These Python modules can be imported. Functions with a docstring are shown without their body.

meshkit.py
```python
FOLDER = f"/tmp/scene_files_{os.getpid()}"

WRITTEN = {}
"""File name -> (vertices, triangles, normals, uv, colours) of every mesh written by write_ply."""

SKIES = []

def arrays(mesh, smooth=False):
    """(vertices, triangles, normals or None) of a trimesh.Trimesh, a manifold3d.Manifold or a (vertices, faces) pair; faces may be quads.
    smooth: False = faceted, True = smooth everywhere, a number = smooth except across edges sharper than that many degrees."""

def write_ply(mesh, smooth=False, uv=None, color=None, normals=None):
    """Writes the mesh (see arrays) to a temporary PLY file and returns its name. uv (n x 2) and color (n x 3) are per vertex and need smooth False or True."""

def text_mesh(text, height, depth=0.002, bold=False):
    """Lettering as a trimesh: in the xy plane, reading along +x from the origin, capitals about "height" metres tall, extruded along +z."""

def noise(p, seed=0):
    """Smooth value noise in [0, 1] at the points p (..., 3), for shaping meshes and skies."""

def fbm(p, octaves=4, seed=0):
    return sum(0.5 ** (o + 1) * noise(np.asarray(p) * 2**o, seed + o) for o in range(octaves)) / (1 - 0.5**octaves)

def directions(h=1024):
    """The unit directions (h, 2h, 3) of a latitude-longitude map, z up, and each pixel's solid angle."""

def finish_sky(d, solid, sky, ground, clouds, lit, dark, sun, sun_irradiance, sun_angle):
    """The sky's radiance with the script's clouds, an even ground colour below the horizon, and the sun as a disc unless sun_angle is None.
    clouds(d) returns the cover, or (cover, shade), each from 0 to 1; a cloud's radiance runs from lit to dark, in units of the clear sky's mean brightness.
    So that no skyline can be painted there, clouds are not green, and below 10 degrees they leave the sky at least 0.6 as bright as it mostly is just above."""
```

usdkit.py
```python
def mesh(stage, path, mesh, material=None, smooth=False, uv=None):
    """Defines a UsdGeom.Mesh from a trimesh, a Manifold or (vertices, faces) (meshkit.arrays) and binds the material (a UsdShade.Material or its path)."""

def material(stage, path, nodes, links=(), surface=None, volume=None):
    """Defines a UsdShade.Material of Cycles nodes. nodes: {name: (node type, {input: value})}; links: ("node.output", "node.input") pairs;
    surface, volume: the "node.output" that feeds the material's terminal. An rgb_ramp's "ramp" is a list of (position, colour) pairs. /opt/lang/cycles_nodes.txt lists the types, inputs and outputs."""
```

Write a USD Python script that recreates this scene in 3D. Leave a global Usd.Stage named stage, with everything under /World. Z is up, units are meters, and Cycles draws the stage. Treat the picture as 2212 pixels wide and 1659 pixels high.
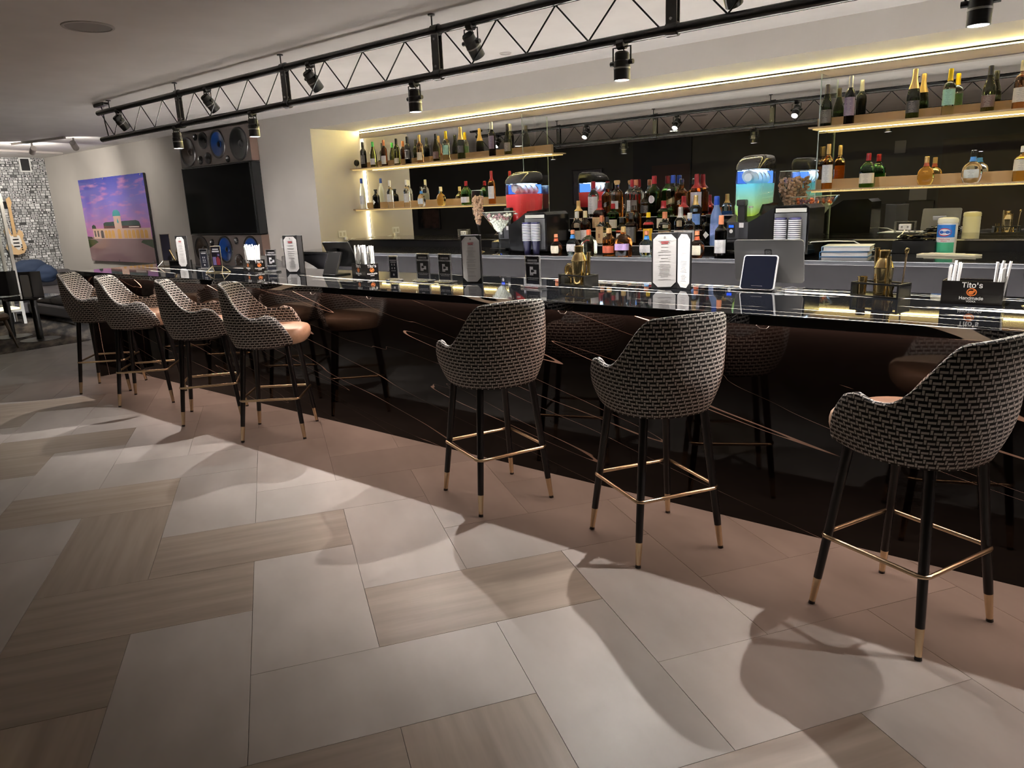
import math, random
import numpy as np, trimesh, usdkit, meshkit
from pxr import Usd, UsdGeom, UsdLux, UsdShade, Gf, Sdf, Vt

stage = Usd.Stage.CreateInMemory()
UsdGeom.SetStageUpAxis(stage, 'Z'); UsdGeom.SetStageMetersPerUnit(stage, 1.0)
UsdGeom.Xform.Define(stage, '/World'); UsdGeom.Scope.Define(stage, '/World/Looks')
PI = math.pi
# ------------------------------------------------------------------ camera
CAM_H, YAW, PITCH, ROLL, FPX = 1.56, 0.684849, 0.245172, -0.0412365, 1574.86
_cy, _sy, _cp, _sp = math.cos(YAW), math.sin(YAW), math.cos(PITCH), math.sin(PITCH)
_fwd = np.array([-_sy * _cp, _cy * _cp, -_sp]); _r = np.array([_cy, _sy, 0.0]); _u = np.cross(_r, _fwd)
_c, _s = math.cos(ROLL), math.sin(ROLL)
_right = _c * _r + _s * _u; _up = -_s * _r + _c * _u
cam = UsdGeom.Camera.Define(stage, '/World/camera')
m = Gf.Matrix4d(1.0)
for i, v in enumerate((_right, _up, -_fwd)):
    m.SetRow(i, Gf.Vec4d(*map(float, v), 0))
m.SetRow(3, Gf.Vec4d(0, 0, CAM_H, 1))
cam.AddTransformOp().Set(m)
cam.CreateHorizontalApertureAttr(36.0); cam.CreateVerticalApertureAttr(27.0)
cam.CreateFocalLengthAttr(FPX / 2212 * 36.0)
cam.CreateClippingRangeAttr(Gf.Vec2f(0.05, 200))
cam.CreateExposureAttr(0.35)
# ------------------------------------------------------------------ lights (strengths; lamps carry their own emitters)
SPOT = 32000.0         # radiance of the small source inside each spotlight over the counter
SPOT_BACK = 9000.0      # of the upper spots that are aimed at the back bar
LED = 190.0             # of the LED lines in the niche
LED_SHELF = 26.0
UNDERGLOW = 112.0        # of the warm strip under the front overhang of the counter
AISLE_FILL = 6600.0      # of the unseen strip added behind the counter to brighten the ceiling
ADDED_DOWNLIGHT = 60.0       # of the unseen downlights added for fill
TRACK = 2600.0         # of the track spots on the papered wall
dome = UsdLux.DomeLight.Define(stage, '/World/ambient_sky')   # the place is closed: next to nothing of it gets in
dome.CreateIntensityAttr(0.02)
# ------------------------------------------------------------------ dimensions
YB, YF0, YF1, ZT = 3.255, 2.966, 3.886, 1.064          # bar: front panel, counter front and back edge, top
YW, YM, ZC, ZN, XN = 5.48, 6.24, 2.655, 2.465, -7.32   # back wall, mirror, ceiling, niche top, niche left side
XL, XR, YFR = -15.15, 2.4, -1.5                        # end wall, right wall, wall behind the camera
YT, ZT0, ZT1 = 3.42, 2.317, 2.563                      # truss: plane, lower and upper pipe
ZK, YK, ZLG, YLG = 1.105, 5.03, 1.19, 5.88             # back counter top and front, ledge top and front
rng = random.Random(7)

# ------------------------------------------------------------------ mesh helpers: a mesh is (vertices, triangles)
def join(*ms):
    ms = [x for x in ms if x is not None]
    if len(ms) == 1 and isinstance(ms[0], list): ms = ms[0]
    vs, fs, n = [], [], 0
    for v, f in ms:
        vs.append(np.asarray(v, float)); fs.append(np.asarray(f, int) + n); n += len(v)
    return np.vstack(vs), np.vstack(fs)
def box(x0, y0, z0, x1, y1, z1):
    v = np.array([[x, y, z] for x in (x0, x1) for y in (y0, y1) for z in (z0, z1)], float)
    f = np.array([[0,1,3],[0,3,2],[4,6,7],[4,7,5],[0,4,5],[0,5,1],[2,3,7],[2,7,6],[0,2,6],[0,6,4],[1,5,7],[1,7,3]])
    return v, f
def hull(p):
    h = trimesh.convex.convex_hull(np.asarray(p, float)); return np.array(h.vertices), np.array(h.faces)
def rbox(x0, y0, z0, x1, y1, z1, r=0.004):
    p = []
    for x, sx in ((x0, 1), (x1, -1)):
        for y, sy in ((y0, 1), (y1, -1)):
            for z, sz in ((z0, 1), (z1, -1)):
                for a, b, c in ((0, 1, 1), (1, 0, 1), (1, 1, 0), (.35, .35, 1), (.35, 1, .35), (1, .35, .35)):
                    p.append((x + sx * r * a, y + sy * r * b, z + sz * r * c))
    return hull(p)
def lathe(prof, n=20, sx=1.0, sy=1.0, sq=0.0, a0=0.0, a1=2 * PI):
    """profile of (r, z) from the bottom up; sq > 0 squares the section"""
    full = a1 - a0 > 6.28; k = n if full else n + 1
    a = a0 + (a1 - a0) * np.arange(k) / n
    c, s = np.cos(a), np.sin(a)
    g = 1.0 if not sq else 1.0 / ((np.abs(c) ** sq + np.abs(s) ** sq) ** (1.0 / sq))
    V = np.vstack([np.stack([r * c * g * sx, r * s * g * sy, np.full(k, z)], 1) for r, z in prof])
    F = []
    for i in range(len(prof) - 1):
        for j in range(k if full else k - 1):
            p, q = i * k + j, i * k + (j + 1) % k
            if prof[i][0] > 1e-6: F.append((p, q, q + k))
            if prof[i + 1][0] > 1e-6 or prof[i][0] <= 1e-6: F.append((p, q + k, p + k))
    return V, np.array(F)
def mat_to(d):
    d = np.asarray(d, float); d = d / np.linalg.norm(d)
    a = np.array([0, 0, 1.0]) if abs(d[2]) < .9 else np.array([1.0, 0, 0])
    x = np.cross(a, d); x /= np.linalg.norm(x)
    return np.stack([x, np.cross(d, x), d], 1)
def cyl(p0, p1, r0, r1=None, n=12):
    p0, p1 = np.asarray(p0, float), np.asarray(p1, float); L = np.linalg.norm(p1 - p0)
    r1 = r0 if r1 is None else r1
    v, f = lathe([(0, 0), (r0, 0), (r1, L), (0, L)], n)
    return v @ mat_to(p1 - p0).T + p0, f
def tube(path, r, n=8, closed=False):
    P = np.asarray(path, float); N = len(P); V, F = [], []
    T = [P[(i + 1) % N] - P[i - 1] if closed or 0 < i < N - 1 else (P[1] - P[0] if i == 0 else P[-1] - P[-2]) for i in range(N)]
    x = mat_to(T[0])[:, 0]
    for i in range(N):
        t = T[i] / np.linalg.norm(T[i]); x = x - t * (x @ t); x /= np.linalg.norm(x); y = np.cross(t, x)
        rr = r if np.ndim(r) == 0 else r[i]
        for j in range(n):
            a = 2 * PI * j / n; V.append(P[i] + rr * (math.cos(a) * x + math.sin(a) * y))
    for i in range(N if closed else N - 1):
        for j in range(n):
            p, q = i * n + j, i * n + (j + 1) % n; p2, q2 = ((i + 1) % N) * n + j, ((i + 1) % N) * n + (j + 1) % n
            F += [(p, q, q2), (p, q2, p2)]
    if not closed:
        V += [P[0], P[-1]]; a, b = N * n, N * n + 1
        for j in range(n):
            F += [(a, (j + 1) % n, j), (b, (N - 1) * n + j, (N - 1) * n + (j + 1) % n)]
    return np.array(V), np.array(F)
def poly(pts, y0, y1):
    """outline of (x, z) points given depth from y0 to y1"""
    from shapely.geometry import Polygon
    t = trimesh.creation.extrude_polygon(Polygon(pts), abs(y1 - y0), engine='earcut')
    v = np.array(t.vertices); v = np.stack([v[:, 0], y1 - v[:, 2] if y1 > y0 else y0 - v[:, 2], v[:, 1]], 1)
    return v, np.array(t.faces)
def polyz(pts, z0, z1):
    from shapely.geometry import Polygon
    t = trimesh.creation.extrude_polygon(Polygon(pts), z1 - z0, engine='earcut')
    return np.array(t.vertices) + [0, 0, z0], np.array(t.faces)
def disc(c, d, r, n=24, ro=None):
    v, f = lathe([(0, 0), (r, 0)] if ro is None else [(ro, 0), (r, 0)], n)
    return v @ mat_to(d).T + np.asarray(c, float), f
def mv(mesh, t=(0, 0, 0), rz=0.0, rx=0.0, s=1.0):
    v = np.asarray(mesh[0], float) * s
    if rx: c, q = math.cos(rx), math.sin(rx); v = v @ np.array([[1, 0, 0], [0, c, -q], [0, q, c]]).T
    if rz: c, q = math.cos(rz), math.sin(rz); v = v @ np.array([[c, -q, 0], [q, c, 0], [0, 0, 1]]).T
    return v + np.asarray(t, float), mesh[1]
_texts = {}
def text(s, h, bold=False, d=0.0006):
    """lettering in the xz plane, reading along +x, facing -y, centred on x"""
    k = (s, bold)
    if k not in _texts:
        t = meshkit.text_mesh(s, 1.0, 0.05, bold); v = np.array(t.vertices); v[:, 0] -= (v[:, 0].min() + v[:, 0].max()) / 2
        _texts[k] = v, np.array(t.faces)
    v, f = _texts[k]
    return np.stack([v[:, 0] * h, -v[:, 2] / 0.05 * d, v[:, 1] * h], 1), f

# ------------------------------------------------------------------ scene helpers
_used = {}
def numbered(parent, name):
    k = _used.get((parent, name), 0); _used[(parent, name)] = k + 1
    return f'{parent}/{name}' + (f'_{k:03d}' if k else '')
def path_of(p):
    return '/World' if p is None else (p if isinstance(p, str) else str(p.GetPath()))
def obj(name, mesh, mat, parent=None, smooth=False, label=None, uv=None):
    p = usdkit.mesh(stage, numbered(path_of(parent), name), mesh, mat, smooth, uv).GetPrim()
    if label: p.SetCustomDataByKey('label', label)
    return p
def tag(p, label, cat, group=None, kind=None):
    p.SetCustomDataByKey('label', label); p.SetCustomDataByKey('category', cat)
    if group: p.SetCustomDataByKey('group', group)
    if kind: p.SetCustomDataByKey('kind', kind)
    return p
def place(x, loc, rotz=0.0):
    x.AddTranslateOp().Set(Gf.Vec3d(*map(float, loc))); x.AddRotateZOp().Set(math.degrees(rotz))
def thing(name, label, cat, loc=(0, 0, 0), rotz=0.0, group=None, kind=None):
    x = UsdGeom.Xform.Define(stage, numbered('/World', name)); place(x, loc, rotz)
    return tag(x.GetPrim(), label, cat, group, kind)
def struct(name, mesh, mat, parent=None, smooth=False):
    p = obj(name, mesh, mat, parent, smooth)
    if parent is None: p.SetCustomDataByKey('kind', 'structure')
    return p
def dup(root, label, loc, rotz=0.0, group=None, tilt=None):
    was = root.GetCustomData(); base = root.GetName()
    if base[-4] == '_' and base[-3:].isdigit(): base = base[:-4]
    x = UsdGeom.Xform.Define(stage, numbered('/World', base)); place(x, loc, rotz)
    if tilt is not None: x.AddRotateXYZOp().Set(Gf.Vec3f(*tilt))
    r = x.GetPrim(); r.GetReferences().AddInternalReference(root.GetPath()); r.SetInstanceable(True)
    return tag(r, label or was['label'], was['category'], group or was.get('group'))

# ------------------------------------------------------------------ materials
def LK(n): return '/World/Looks/' + n
_pm = {}
def pm(color, rough=0.5, metal=0.0, **kw):
    """plain principled material, shared by its settings"""
    key = (tuple(np.round(color, 4)), rough, metal, tuple(sorted((k, tuple(v) if np.ndim(v) else v) for k, v in kw.items())))
    if key not in _pm:
        _pm[key] = usdkit.material(stage, LK(f'plain_{len(_pm):03d}'), {'p': ('principled_bsdf', dict(base_color=color, roughness=rough, metallic=metal, **kw))}, surface='p.BSDF')
    return _pm[key]
def S(r, g, b):
    f = lambda c: (c / 255 / 12.92) if c / 255 <= .04045 else ((c / 255 + .055) / 1.055) ** 2.4
    return (f(r), f(g), f(b))
_em = {}
def em(color, strength):
    k = (color, strength)
    if k not in _em:
        _em[k] = usdkit.material(stage, LK(f'glow_{len(_em):03d}'), {'e': ('emission', dict(color=color, strength=strength))}, surface='e.emission')
    return _em[k]
def noisy(name, c1, c2, scale, rough, stretch=(1, 1, 1), rot=(0, 0, 0), bump=0.0, detail=4.0, rnd=0.0, lo=.3, hi=.7, spec=.5, dist=0.0):
    """two colours mixed by stretched noise, with optional bump and per-object tone"""
    n = {'g': ('texture_coordinate', {}), 'rt': ('mapping', dict(rotation=rot)), 'm': ('mapping', dict(scale=stretch)), 'n': ('noise_texture', dict(scale=scale, detail=detail, distortion=dist)),
         'r': ('rgb_ramp', {'ramp': [(lo, c1), (hi, c2)]}), 'p': ('principled_bsdf', dict(roughness=rough, specular_ior_level=spec))}
    l = [('g.object', 'rt.vector'), ('rt.vector', 'm.vector'), ('m.vector', 'n.vector'), ('n.fac', 'r.fac')]
    src = 'r.color'
    if rnd:
        n['o'] = ('object_info', {}); n['mr'] = ('map_range', dict(from_min=0, from_max=1, to_min=1 - rnd, to_max=1 + rnd)); n['h'] = ('hsv', {})
        l += [('o.random', 'mr.value'), ('mr.result', 'h.value'), ('r.color', 'h.color')]; src = 'h.color'
    l.append((src, 'p.base_color'))
    if bump:
        n['b'] = ('bump', dict(strength=bump, distance=.002)); l += [('n.fac', 'b.height'), ('b.normal', 'p.normal')]
    return usdkit.material(stage, LK(name), n, l, surface='p.BSDF')
def marble(name, rot, stretch, base, vein, freq, width, rough):
    n = {'g': ('texture_coordinate', {}), 'rt': ('mapping', dict(rotation=rot)), 'm': ('mapping', dict(scale=stretch)),
         'n': ('noise_texture', dict(scale=1.0, detail=3.0, roughness=.45)), 'a': ('math', dict(math_type='multiply', value2=freq)), 'f': ('math', dict(math_type='pingpong', value2=.5)),
         'k': ('noise_texture', dict(scale=1.3, detail=3.0, roughness=.6)), 'kk': ('map_range', dict(from_min=.44, from_max=.72, to_min=0.0, to_max=width, clamp=True)),
         'd': ('math', dict(math_type='subtract')), 'q': ('map_range', dict(from_min=-.004, from_max=.003, to_min=0.0, to_max=1.0, clamp=True)),
         'c': ('mix_color', dict(a=base, b=vein)), 'p': ('principled_bsdf', dict(roughness=rough, specular_ior_level=.42))}
    l = [('g.object', 'rt.vector'), ('rt.vector', 'm.vector'), ('m.vector', 'n.vector'), ('n.fac', 'a.value1'), ('a.value', 'f.value1'), ('m.vector', 'k.vector'), ('k.fac', 'kk.value'),
         ('kk.result', 'd.value1'), ('f.value', 'd.value2'), ('d.value', 'q.value'), ('q.result', 'c.fac'), ('c.result', 'p.base_color')]
    return usdkit.material(stage, LK(name), n, l, surface='p.BSDF')
BLACK = pm((.006, .006, .006), .35); BLACK_GLOSS = pm((.004, .004, .004), .06); BLACK_MATT = pm((.012, .012, .013), .6)
WHITE = pm((.78, .78, .76), .5); PAPER = pm((.72, .71, .70), .7); CHROME = pm((.75, .75, .74), .12, 1.0); STEEL = pm((.45, .45, .45), .28, 1.0)
BRASS = pm((.74, .58, .38), .25, 1.0); GOLD = pm((.80, .62, .30), .14, 1.0); GREY = pm((.10, .10, .105), .4); INK = pm((.02, .02, .02), .7); INKGREY = pm((.30, .29, .29), .7)
CLEAR = usdkit.material(stage, LK('clear_pane'), {'f': ('layer_weight', dict(blend=.5)), 'pw': ('math', dict(math_type='power', value2=4.0)), 'k': ('math', dict(math_type='multiply_add', value2=.7, value3=.05)), 't': ('transparent_bsdf', dict(color=(.95, .97, .96))), 'g': ('glossy_bsdf', dict(color=(.9, .9, .9), roughness=.02)), 'm': ('mix_closure', {})},
                        [('f.facing', 'pw.value1'), ('pw.value', 'k.value1'), ('k.value', 'm.fac'), ('t.BSDF', 'm.closure1'), ('g.BSDF', 'm.closure2')], surface='m.closure')
EDGE = pm((.62, .72, .66), .15, transmission_weight=.3)
MIRROR = usdkit.material(stage, LK('bar_mirror'), {'g': ('glossy_bsdf', dict(color=(.88, .89, .87), roughness=.0))}, [], surface='g.BSDF')
CEIL = noisy('ceiling_paint', (.71, .685, .66), (.77, .745, .72), 3.0, .7)
WALL = noisy('wall_paint', (.56, .525, .48), (.60, .565, .52), 2.0, .6)
WALLB = noisy('dark_wall_paint', (.036, .035, .034), (.044, .043, .042), 2.0, .6)
TOPM = marble('counter_marble', (0, 0, .05), (.16, 5.0, 2), (.0045, .005, .006), (.80, .76, .66), 6.5, .22, .03)
FRONTM = marble('front_marble', (0, -.22, 0), (.22, 1.0, 3.6), (.0028, .0021, .0019), (.60, .45, .36), 7.5, .055, .05)
ENDM = marble('end_marble', (0, 0, 0), (3.2, 3.2, .5), (.0035, .0028, .0025), (.5, .38, .30), 3.6, .03, .06)
exec_weave = None
def weave():
    M = lambda t, **k: ('math', dict(math_type=t, **k))
    U = 0.0092
    n = {'a': ('attribute', dict(attribute='st')), 's': ('separate_xyz', {}),
         'x0': M('multiply', value2=1 / U), 'y0': M('multiply', value2=1 / (2 * U)), 'row': M('floor'), 'fy': M('fraction'),
         'sh': M('multiply', value2=1.2), 'x1': M('add'), 'x2': M('floored_modulo', value2=4.0),
         'h1': M('less_than', value2=2.55), 'h2': M('less_than', value2=.46), 'h': M('multiply'),
         'v1': M('greater_than', value2=2.85), 'v2': M('less_than', value2=3.7), 'v3': M('multiply'), 'v4': M('less_than', value2=.86), 'v': M('multiply'),
         'o': M('maximum'), 'c': ('mix_color', dict(a=(.0055, .005, .005), b=(.42, .395, .365))), 'b': ('bump', dict(strength=.6, distance=.002)), 'p': ('principled_bsdf', dict(roughness=.75, specular_ior_level=.3))}
    l = [('a.vector', 's.vector'), ('s.x', 'x0.value1'), ('s.y', 'y0.value1'), ('y0.value', 'row.value1'), ('y0.value', 'fy.value1'), ('row.value', 'sh.value1'), ('x0.value', 'x1.value1'), ('sh.value', 'x1.value2'), ('x1.value', 'x2.value1'),
         ('x2.value', 'h1.value1'), ('fy.value', 'h2.value1'), ('h1.value', 'h.value1'), ('h2.value', 'h.value2'), ('x2.value', 'v1.value1'), ('x2.value', 'v2.value1'), ('v1.value', 'v3.value1'), ('v2.value', 'v3.value2'),
         ('fy.value', 'v4.value1'), ('v3.value', 'v.value1'), ('v4.value', 'v.value2'), ('h.value', 'o.value1'), ('v.value', 'o.value2'), ('o.value', 'c.fac'), ('c.result', 'p.base_color'), ('o.value', 'b.height'), ('b.normal', 'p.normal')]
    return usdkit.material(stage, LK('woven_fabric'), n, l, surface='p.BSDF')
WEAVE = weave()
LEATHER = noisy('beige_leather', (.42, .29, .20), (.47, .33, .235), 60, .38, bump=.15)

# ================================================================== THE ROOM
U_DIR = np.array([math.cos(-.578), math.sin(-.578)]); V_DIR = np.array([-U_DIR[1], U_DIR[0]])
PW = 0.447
fl = UsdGeom.Xform.Define(stage, '/World/floor').GetPrim(); fl.SetCustomDataByKey('kind', 'structure')
obj('aisle_floor', box(-7.2, YF1 - .2, -.003, XR, YK + .06, .002), pm((.50, .46, .41), .6), fl)
obj('subfloor', box(XL, YFR, -.12, XR, 6.3, -.0035), pm((.02, .018, .017), .9), fl)
GR = .578
PLANK_L = noisy('plank_stone', (.218, .197, .181), (.288, .264, .245), 1.7, .42, rot=(0, 0, GR), stretch=(.8, 1.6, 1), rnd=.10, detail=5.0, lo=.38, hi=.66)
PLANK_W = noisy('plank_wood_across', (.150, .117, .088), (.226, .187, .150), 3.0, .40, rot=(0, 0, GR), stretch=(6.0, .5, 1), rnd=.10, detail=5.0, lo=.3, hi=.72)
PLANK_WU = noisy('plank_wood_along', (.150, .117, .088), (.226, .187, .150), 3.0, .40, rot=(0, 0, GR), stretch=(.5, 6.0, 1), rnd=.10, detail=5.0, lo=.3, hi=.72)
WOODEN = {(-1, -1), (0, -2), (-2, -2), (1, -3), (1, 1), (-3, -3), (-6, -4), (-5, -5), (-8, -6), (-9, -5), (3, -1), (3, 1), (4, 2), (2, -2), (3, -3), (4, -4), (5, -1), (6, 4), (-11, -7)}
def plank(a, b, la, lb, mat):
    g = .0007
    o = np.array([-2.889, 1.608])
    q = [(a * PW + g, b * PW + g), ((a + la) * PW - g, b * PW + g), ((a + la) * PW - g, (b + lb) * PW - g), (a * PW + g, (b + lb) * PW - g)]
    w = np.array([o + x * U_DIR + y * V_DIR for x, y in q])
    if w[:, 0].max() < -10.4 or w[:, 0].min() > XR or w[:, 1].max() < YFR or w[:, 1].min() > 5.4: return
    if w[:, 1].min() > 3.6 and w[:, 0].min() > -7.2: return
    from shapely.geometry import Polygon, box as sbox
    pg = Polygon(w).intersection(sbox(-10.35, YFR, XR, YW))
    if pg.is_empty or pg.area < .002: return
    pts = np.array(pg.exterior.coords)[:-1]
    pts = pts if pg.exterior.is_ccw else pts[::-1]
    c = pts.mean(0); k = len(pts); t = pts + (c - pts) * .0012
    V = np.vstack([np.c_[pts, np.full(k, -.0030)], np.c_[pts, np.full(k, -.0005)], np.c_[t, np.zeros(k)]])
    F = [(r * k + i, r * k + (i + 1) % k, (r + 1) * k + (i + 1) % k) for r in (0, 1) for i in range(k)] + [(r * k + i, (r + 1) * k + (i + 1) % k, (r + 1) * k + i) for r in (0, 1) for i in range(k)]
    F += [(2 * k, 2 * k + i, 2 * k + i + 1) for i in range(1, k - 1)]
    obj('plank', (V, np.array(F)), mat, fl)
for a in range(-24, 24):
    for b in range(-24, 24):
        k = (a + b) % 4
        if k == 0: plank(a, b, 2, 1, PLANK_WU if (a, b) in WOODEN else PLANK_L)
        if k == 2: plank(a, b, 1, 2, PLANK_W if (a, b) in WOODEN else PLANK_L)
CARPET = noisy('carpet_pile', (.028, .024, .022), (.20, .165, .125), 2.2, .95, stretch=(.7, 3.2, 1), rot=(0, 0, .35), detail=5.0, lo=.42, hi=.68, bump=.4)
tag(obj('carpet', box(XL, YFR, -.003, -10.36, YW, .004), CARPET), 'dark brown streaked lounge carpet beyond the bar end', 'carpet')

# ceiling with the boxed fascia over the niche
struct('ceiling', box(XL - .1, YFR - .1, ZC, XR + .1, YW + .02, ZC + .1), CEIL)
wb = UsdGeom.Xform.Define(stage, '/World/wall_back').GetPrim(); wb.SetCustomDataByKey('kind', 'structure')
obj('left_section', box(XL - .1, YW, 0, XN, 6.36, ZC + .1), WALL, wb)
obj('header', box(XN, YW, ZN, XR + .1, 6.36, ZC + .1), WALL, wb)
obj('niche_back', box(XN, YM + .012, 0, XR + .1, 6.36, ZN), WALL, wb)
struct('wall_right', box(XR, YFR - .1, 0, XR + .1, 6.3, ZC), WALLB)
struct('wall_front', box(XL - .1, YFR - .1, 0, XR + .1, YFR, ZC), WALLB)
def wallpaper():
    M = lambda t, **k: ('math', dict(math_type=t, **k))
    n = {'g': ('texture_coordinate', {}), 's': ('separate_xyz', {}), 'y': M('multiply', value2=13.0), 'z': M('multiply', value2=22.0), 'row': M('floor'),
         'rw': ('white_noise_texture', dict(dimensions='1D')), 'sc': M('multiply_add', value2=.9, value3=.7), 'yy': M('multiply'), 'off': M('multiply', value2=7.0), 'y2': M('add'), 'col': M('floor'), 'fy': M('fraction'), 'fz': M('fraction'),
         'cb': ('combine_xyz', {}), 'wn': ('white_noise_texture', dict(dimensions='3D')), 'wn2': ('white_noise_texture', dict(dimensions='4D', w=3.0)),
         'cy': M('subtract', value2=.5), 'ay': M('absolute'), 'cz': M('subtract', value2=.5), 'az': M('absolute'), 'mx': M('maximum'), 'edge': M('less_than', value2=.43), 'core': M('less_than', value2=.27),
         'cc': M('greater_than', value2=.45), 'ci': M('multiply'), 'sub': M('subtract'), 'ab': M('absolute'), 'ml': M('multiply'), 'pw': M('power', value2=.7), 'pr': M('multiply_add', value2=.75, value3=.03),
         'cr': ('combine_color', {}), 'p': ('principled_bsdf', dict(roughness=.5))}
    l = [('g.object', 's.vector'), ('s.y', 'y.value1'), ('s.z', 'z.value1'), ('z.value', 'row.value1'), ('row.value', 'rw.w'), ('rw.value', 'sc.value1'), ('y.value', 'yy.value1'), ('sc.value', 'yy.value2'), ('rw.value', 'off.value1'),
         ('yy.value', 'y2.value1'), ('off.value', 'y2.value2'), ('y2.value', 'col.value1'), ('y2.value', 'fy.value1'), ('z.value', 'fz.value1'), ('col.value', 'cb.x'), ('row.value', 'cb.y'), ('cb.vector', 'wn.vector'), ('cb.vector', 'wn2.vector'),
         ('fy.value', 'cy.value1'), ('cy.value', 'ay.value1'), ('fz.value', 'cz.value1'), ('cz.value', 'az.value1'), ('ay.value', 'mx.value1'), ('az.value', 'mx.value2'), ('mx.value', 'edge.value1'), ('mx.value', 'core.value1'),
         ('wn2.value', 'cc.value1'), ('core.value', 'ci.value1'), ('cc.value', 'ci.value2'), ('wn.value', 'pw.value1'), ('pw.value', 'sub.value1'), ('ci.value', 'sub.value2'), ('sub.value', 'ab.value1'), ('ab.value', 'ml.value1'), ('edge.value', 'ml.value2'),
         ('ml.value', 'pr.value1'), ('pr.value', 'cr.r'), ('pr.value', 'cr.g'), ('pr.value', 'cr.b'), ('cr.color', 'p.base_color')]
    return usdkit.material(stage, LK('printed_wallpaper'), n, l, surface='p.BSDF')
struct('wall_left', box(XL - .1, YFR, 0, XL, YW, ZC), wallpaper())
struct('baseboard_back', box(-10.3, YW - .012, 0, XN, YW, .1), pm((.05, .048, .045), .5))

# mirror lining of the niche
mir = thing('back_bar_mirror', 'wall-wide mirror panel behind the shelves of the back bar', 'mirror')
obj('panel', box(XN, YM, ZLG, XR, YM + .01, ZN - .082), MIRROR, mir)
obj('top_fascia', box(XN, YM - .03, ZN - .082, XR, YM + .01, ZN - .024), pm((.26, .225, .23), .45), mir)
WARM = (1.0, .81, .30)
COOL = (1.0, .93, .88)
led = thing('niche_light_line', 'thin bright line of light along the top of the mirror', 'light')
obj('lens', box(XN + .01, YM - .036, ZN - .0218, XR, YM - .034, ZN - .0142), em(WARM, LED), led)
obj('channel', box(XN, YM - .036, ZN - .0238, XR, YM - .012, ZN - .022), STEEL, led)
obj('cover', box(XN, YM - .036, ZN - .0139, XR, YM - .012, ZN - .012), STEEL, led)
obj('backing', box(XN, YM - .0338, ZN - .0218, XR, YM - .012, ZN - .0141), WHITE, led)
led2 = thing('corner_light_line', 'upright strip of light in the left corner of the mirror niche', 'light')
obj('lens', box(XN + .008, YM - .012, ZLG + .01, XN + .016, YM - .004, ZN - .09), em((1.0, .88, .60), 14.0), led2)
obj('channel', box(XN + .001, YM - .003, ZLG + .001, XN + .03, YM - .0005, ZN - .09), STEEL, led2)

# ================================================================== THE BAR
bar = thing('bar_counter', 'long black marble bar counter with pale veins, seven stools before it', 'bar')
XB0, XB1 = -7.955, 2.2
obj('worktop', rbox(XB0, YF0, ZT - .043, XB1, YF1, ZT, .003), TOPM, bar, label='polished black marble worktop with fine white veins')
obj('front_panel', box(XB0 + .13, YB, 0, XB1, YB + .04, ZT - .0435), FRONTM, bar, label='glossy black front panel with coppery veins')
obj('end_panel', box(XB0 + .05, YF0 + .02, 0, XB0 + .125, YF1 - .02, ZT - .0435), ENDM, bar)
obj('back_panel', box(XB0 + .13, YF1 - .26, 0, XB1, YF1 - .23, ZT - .0435), BLACK_MATT, bar)
ws = thing('work_light', 'added unseen fill light strip under the rear edge of the bar counter', 'light strip')  # added out of sight: bounces off the aisle floor onto the ceiling
obj('housing', join(box(XB0 + .2, YF1 - .06, ZT - .066, XB1 - .1, YF1 - .057, ZT - .0437), box(XB0 + .2, YF1 - .033, ZT - .066, XB1 - .1, YF1 - .03, ZT - .0437)), STEEL, ws)
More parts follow.
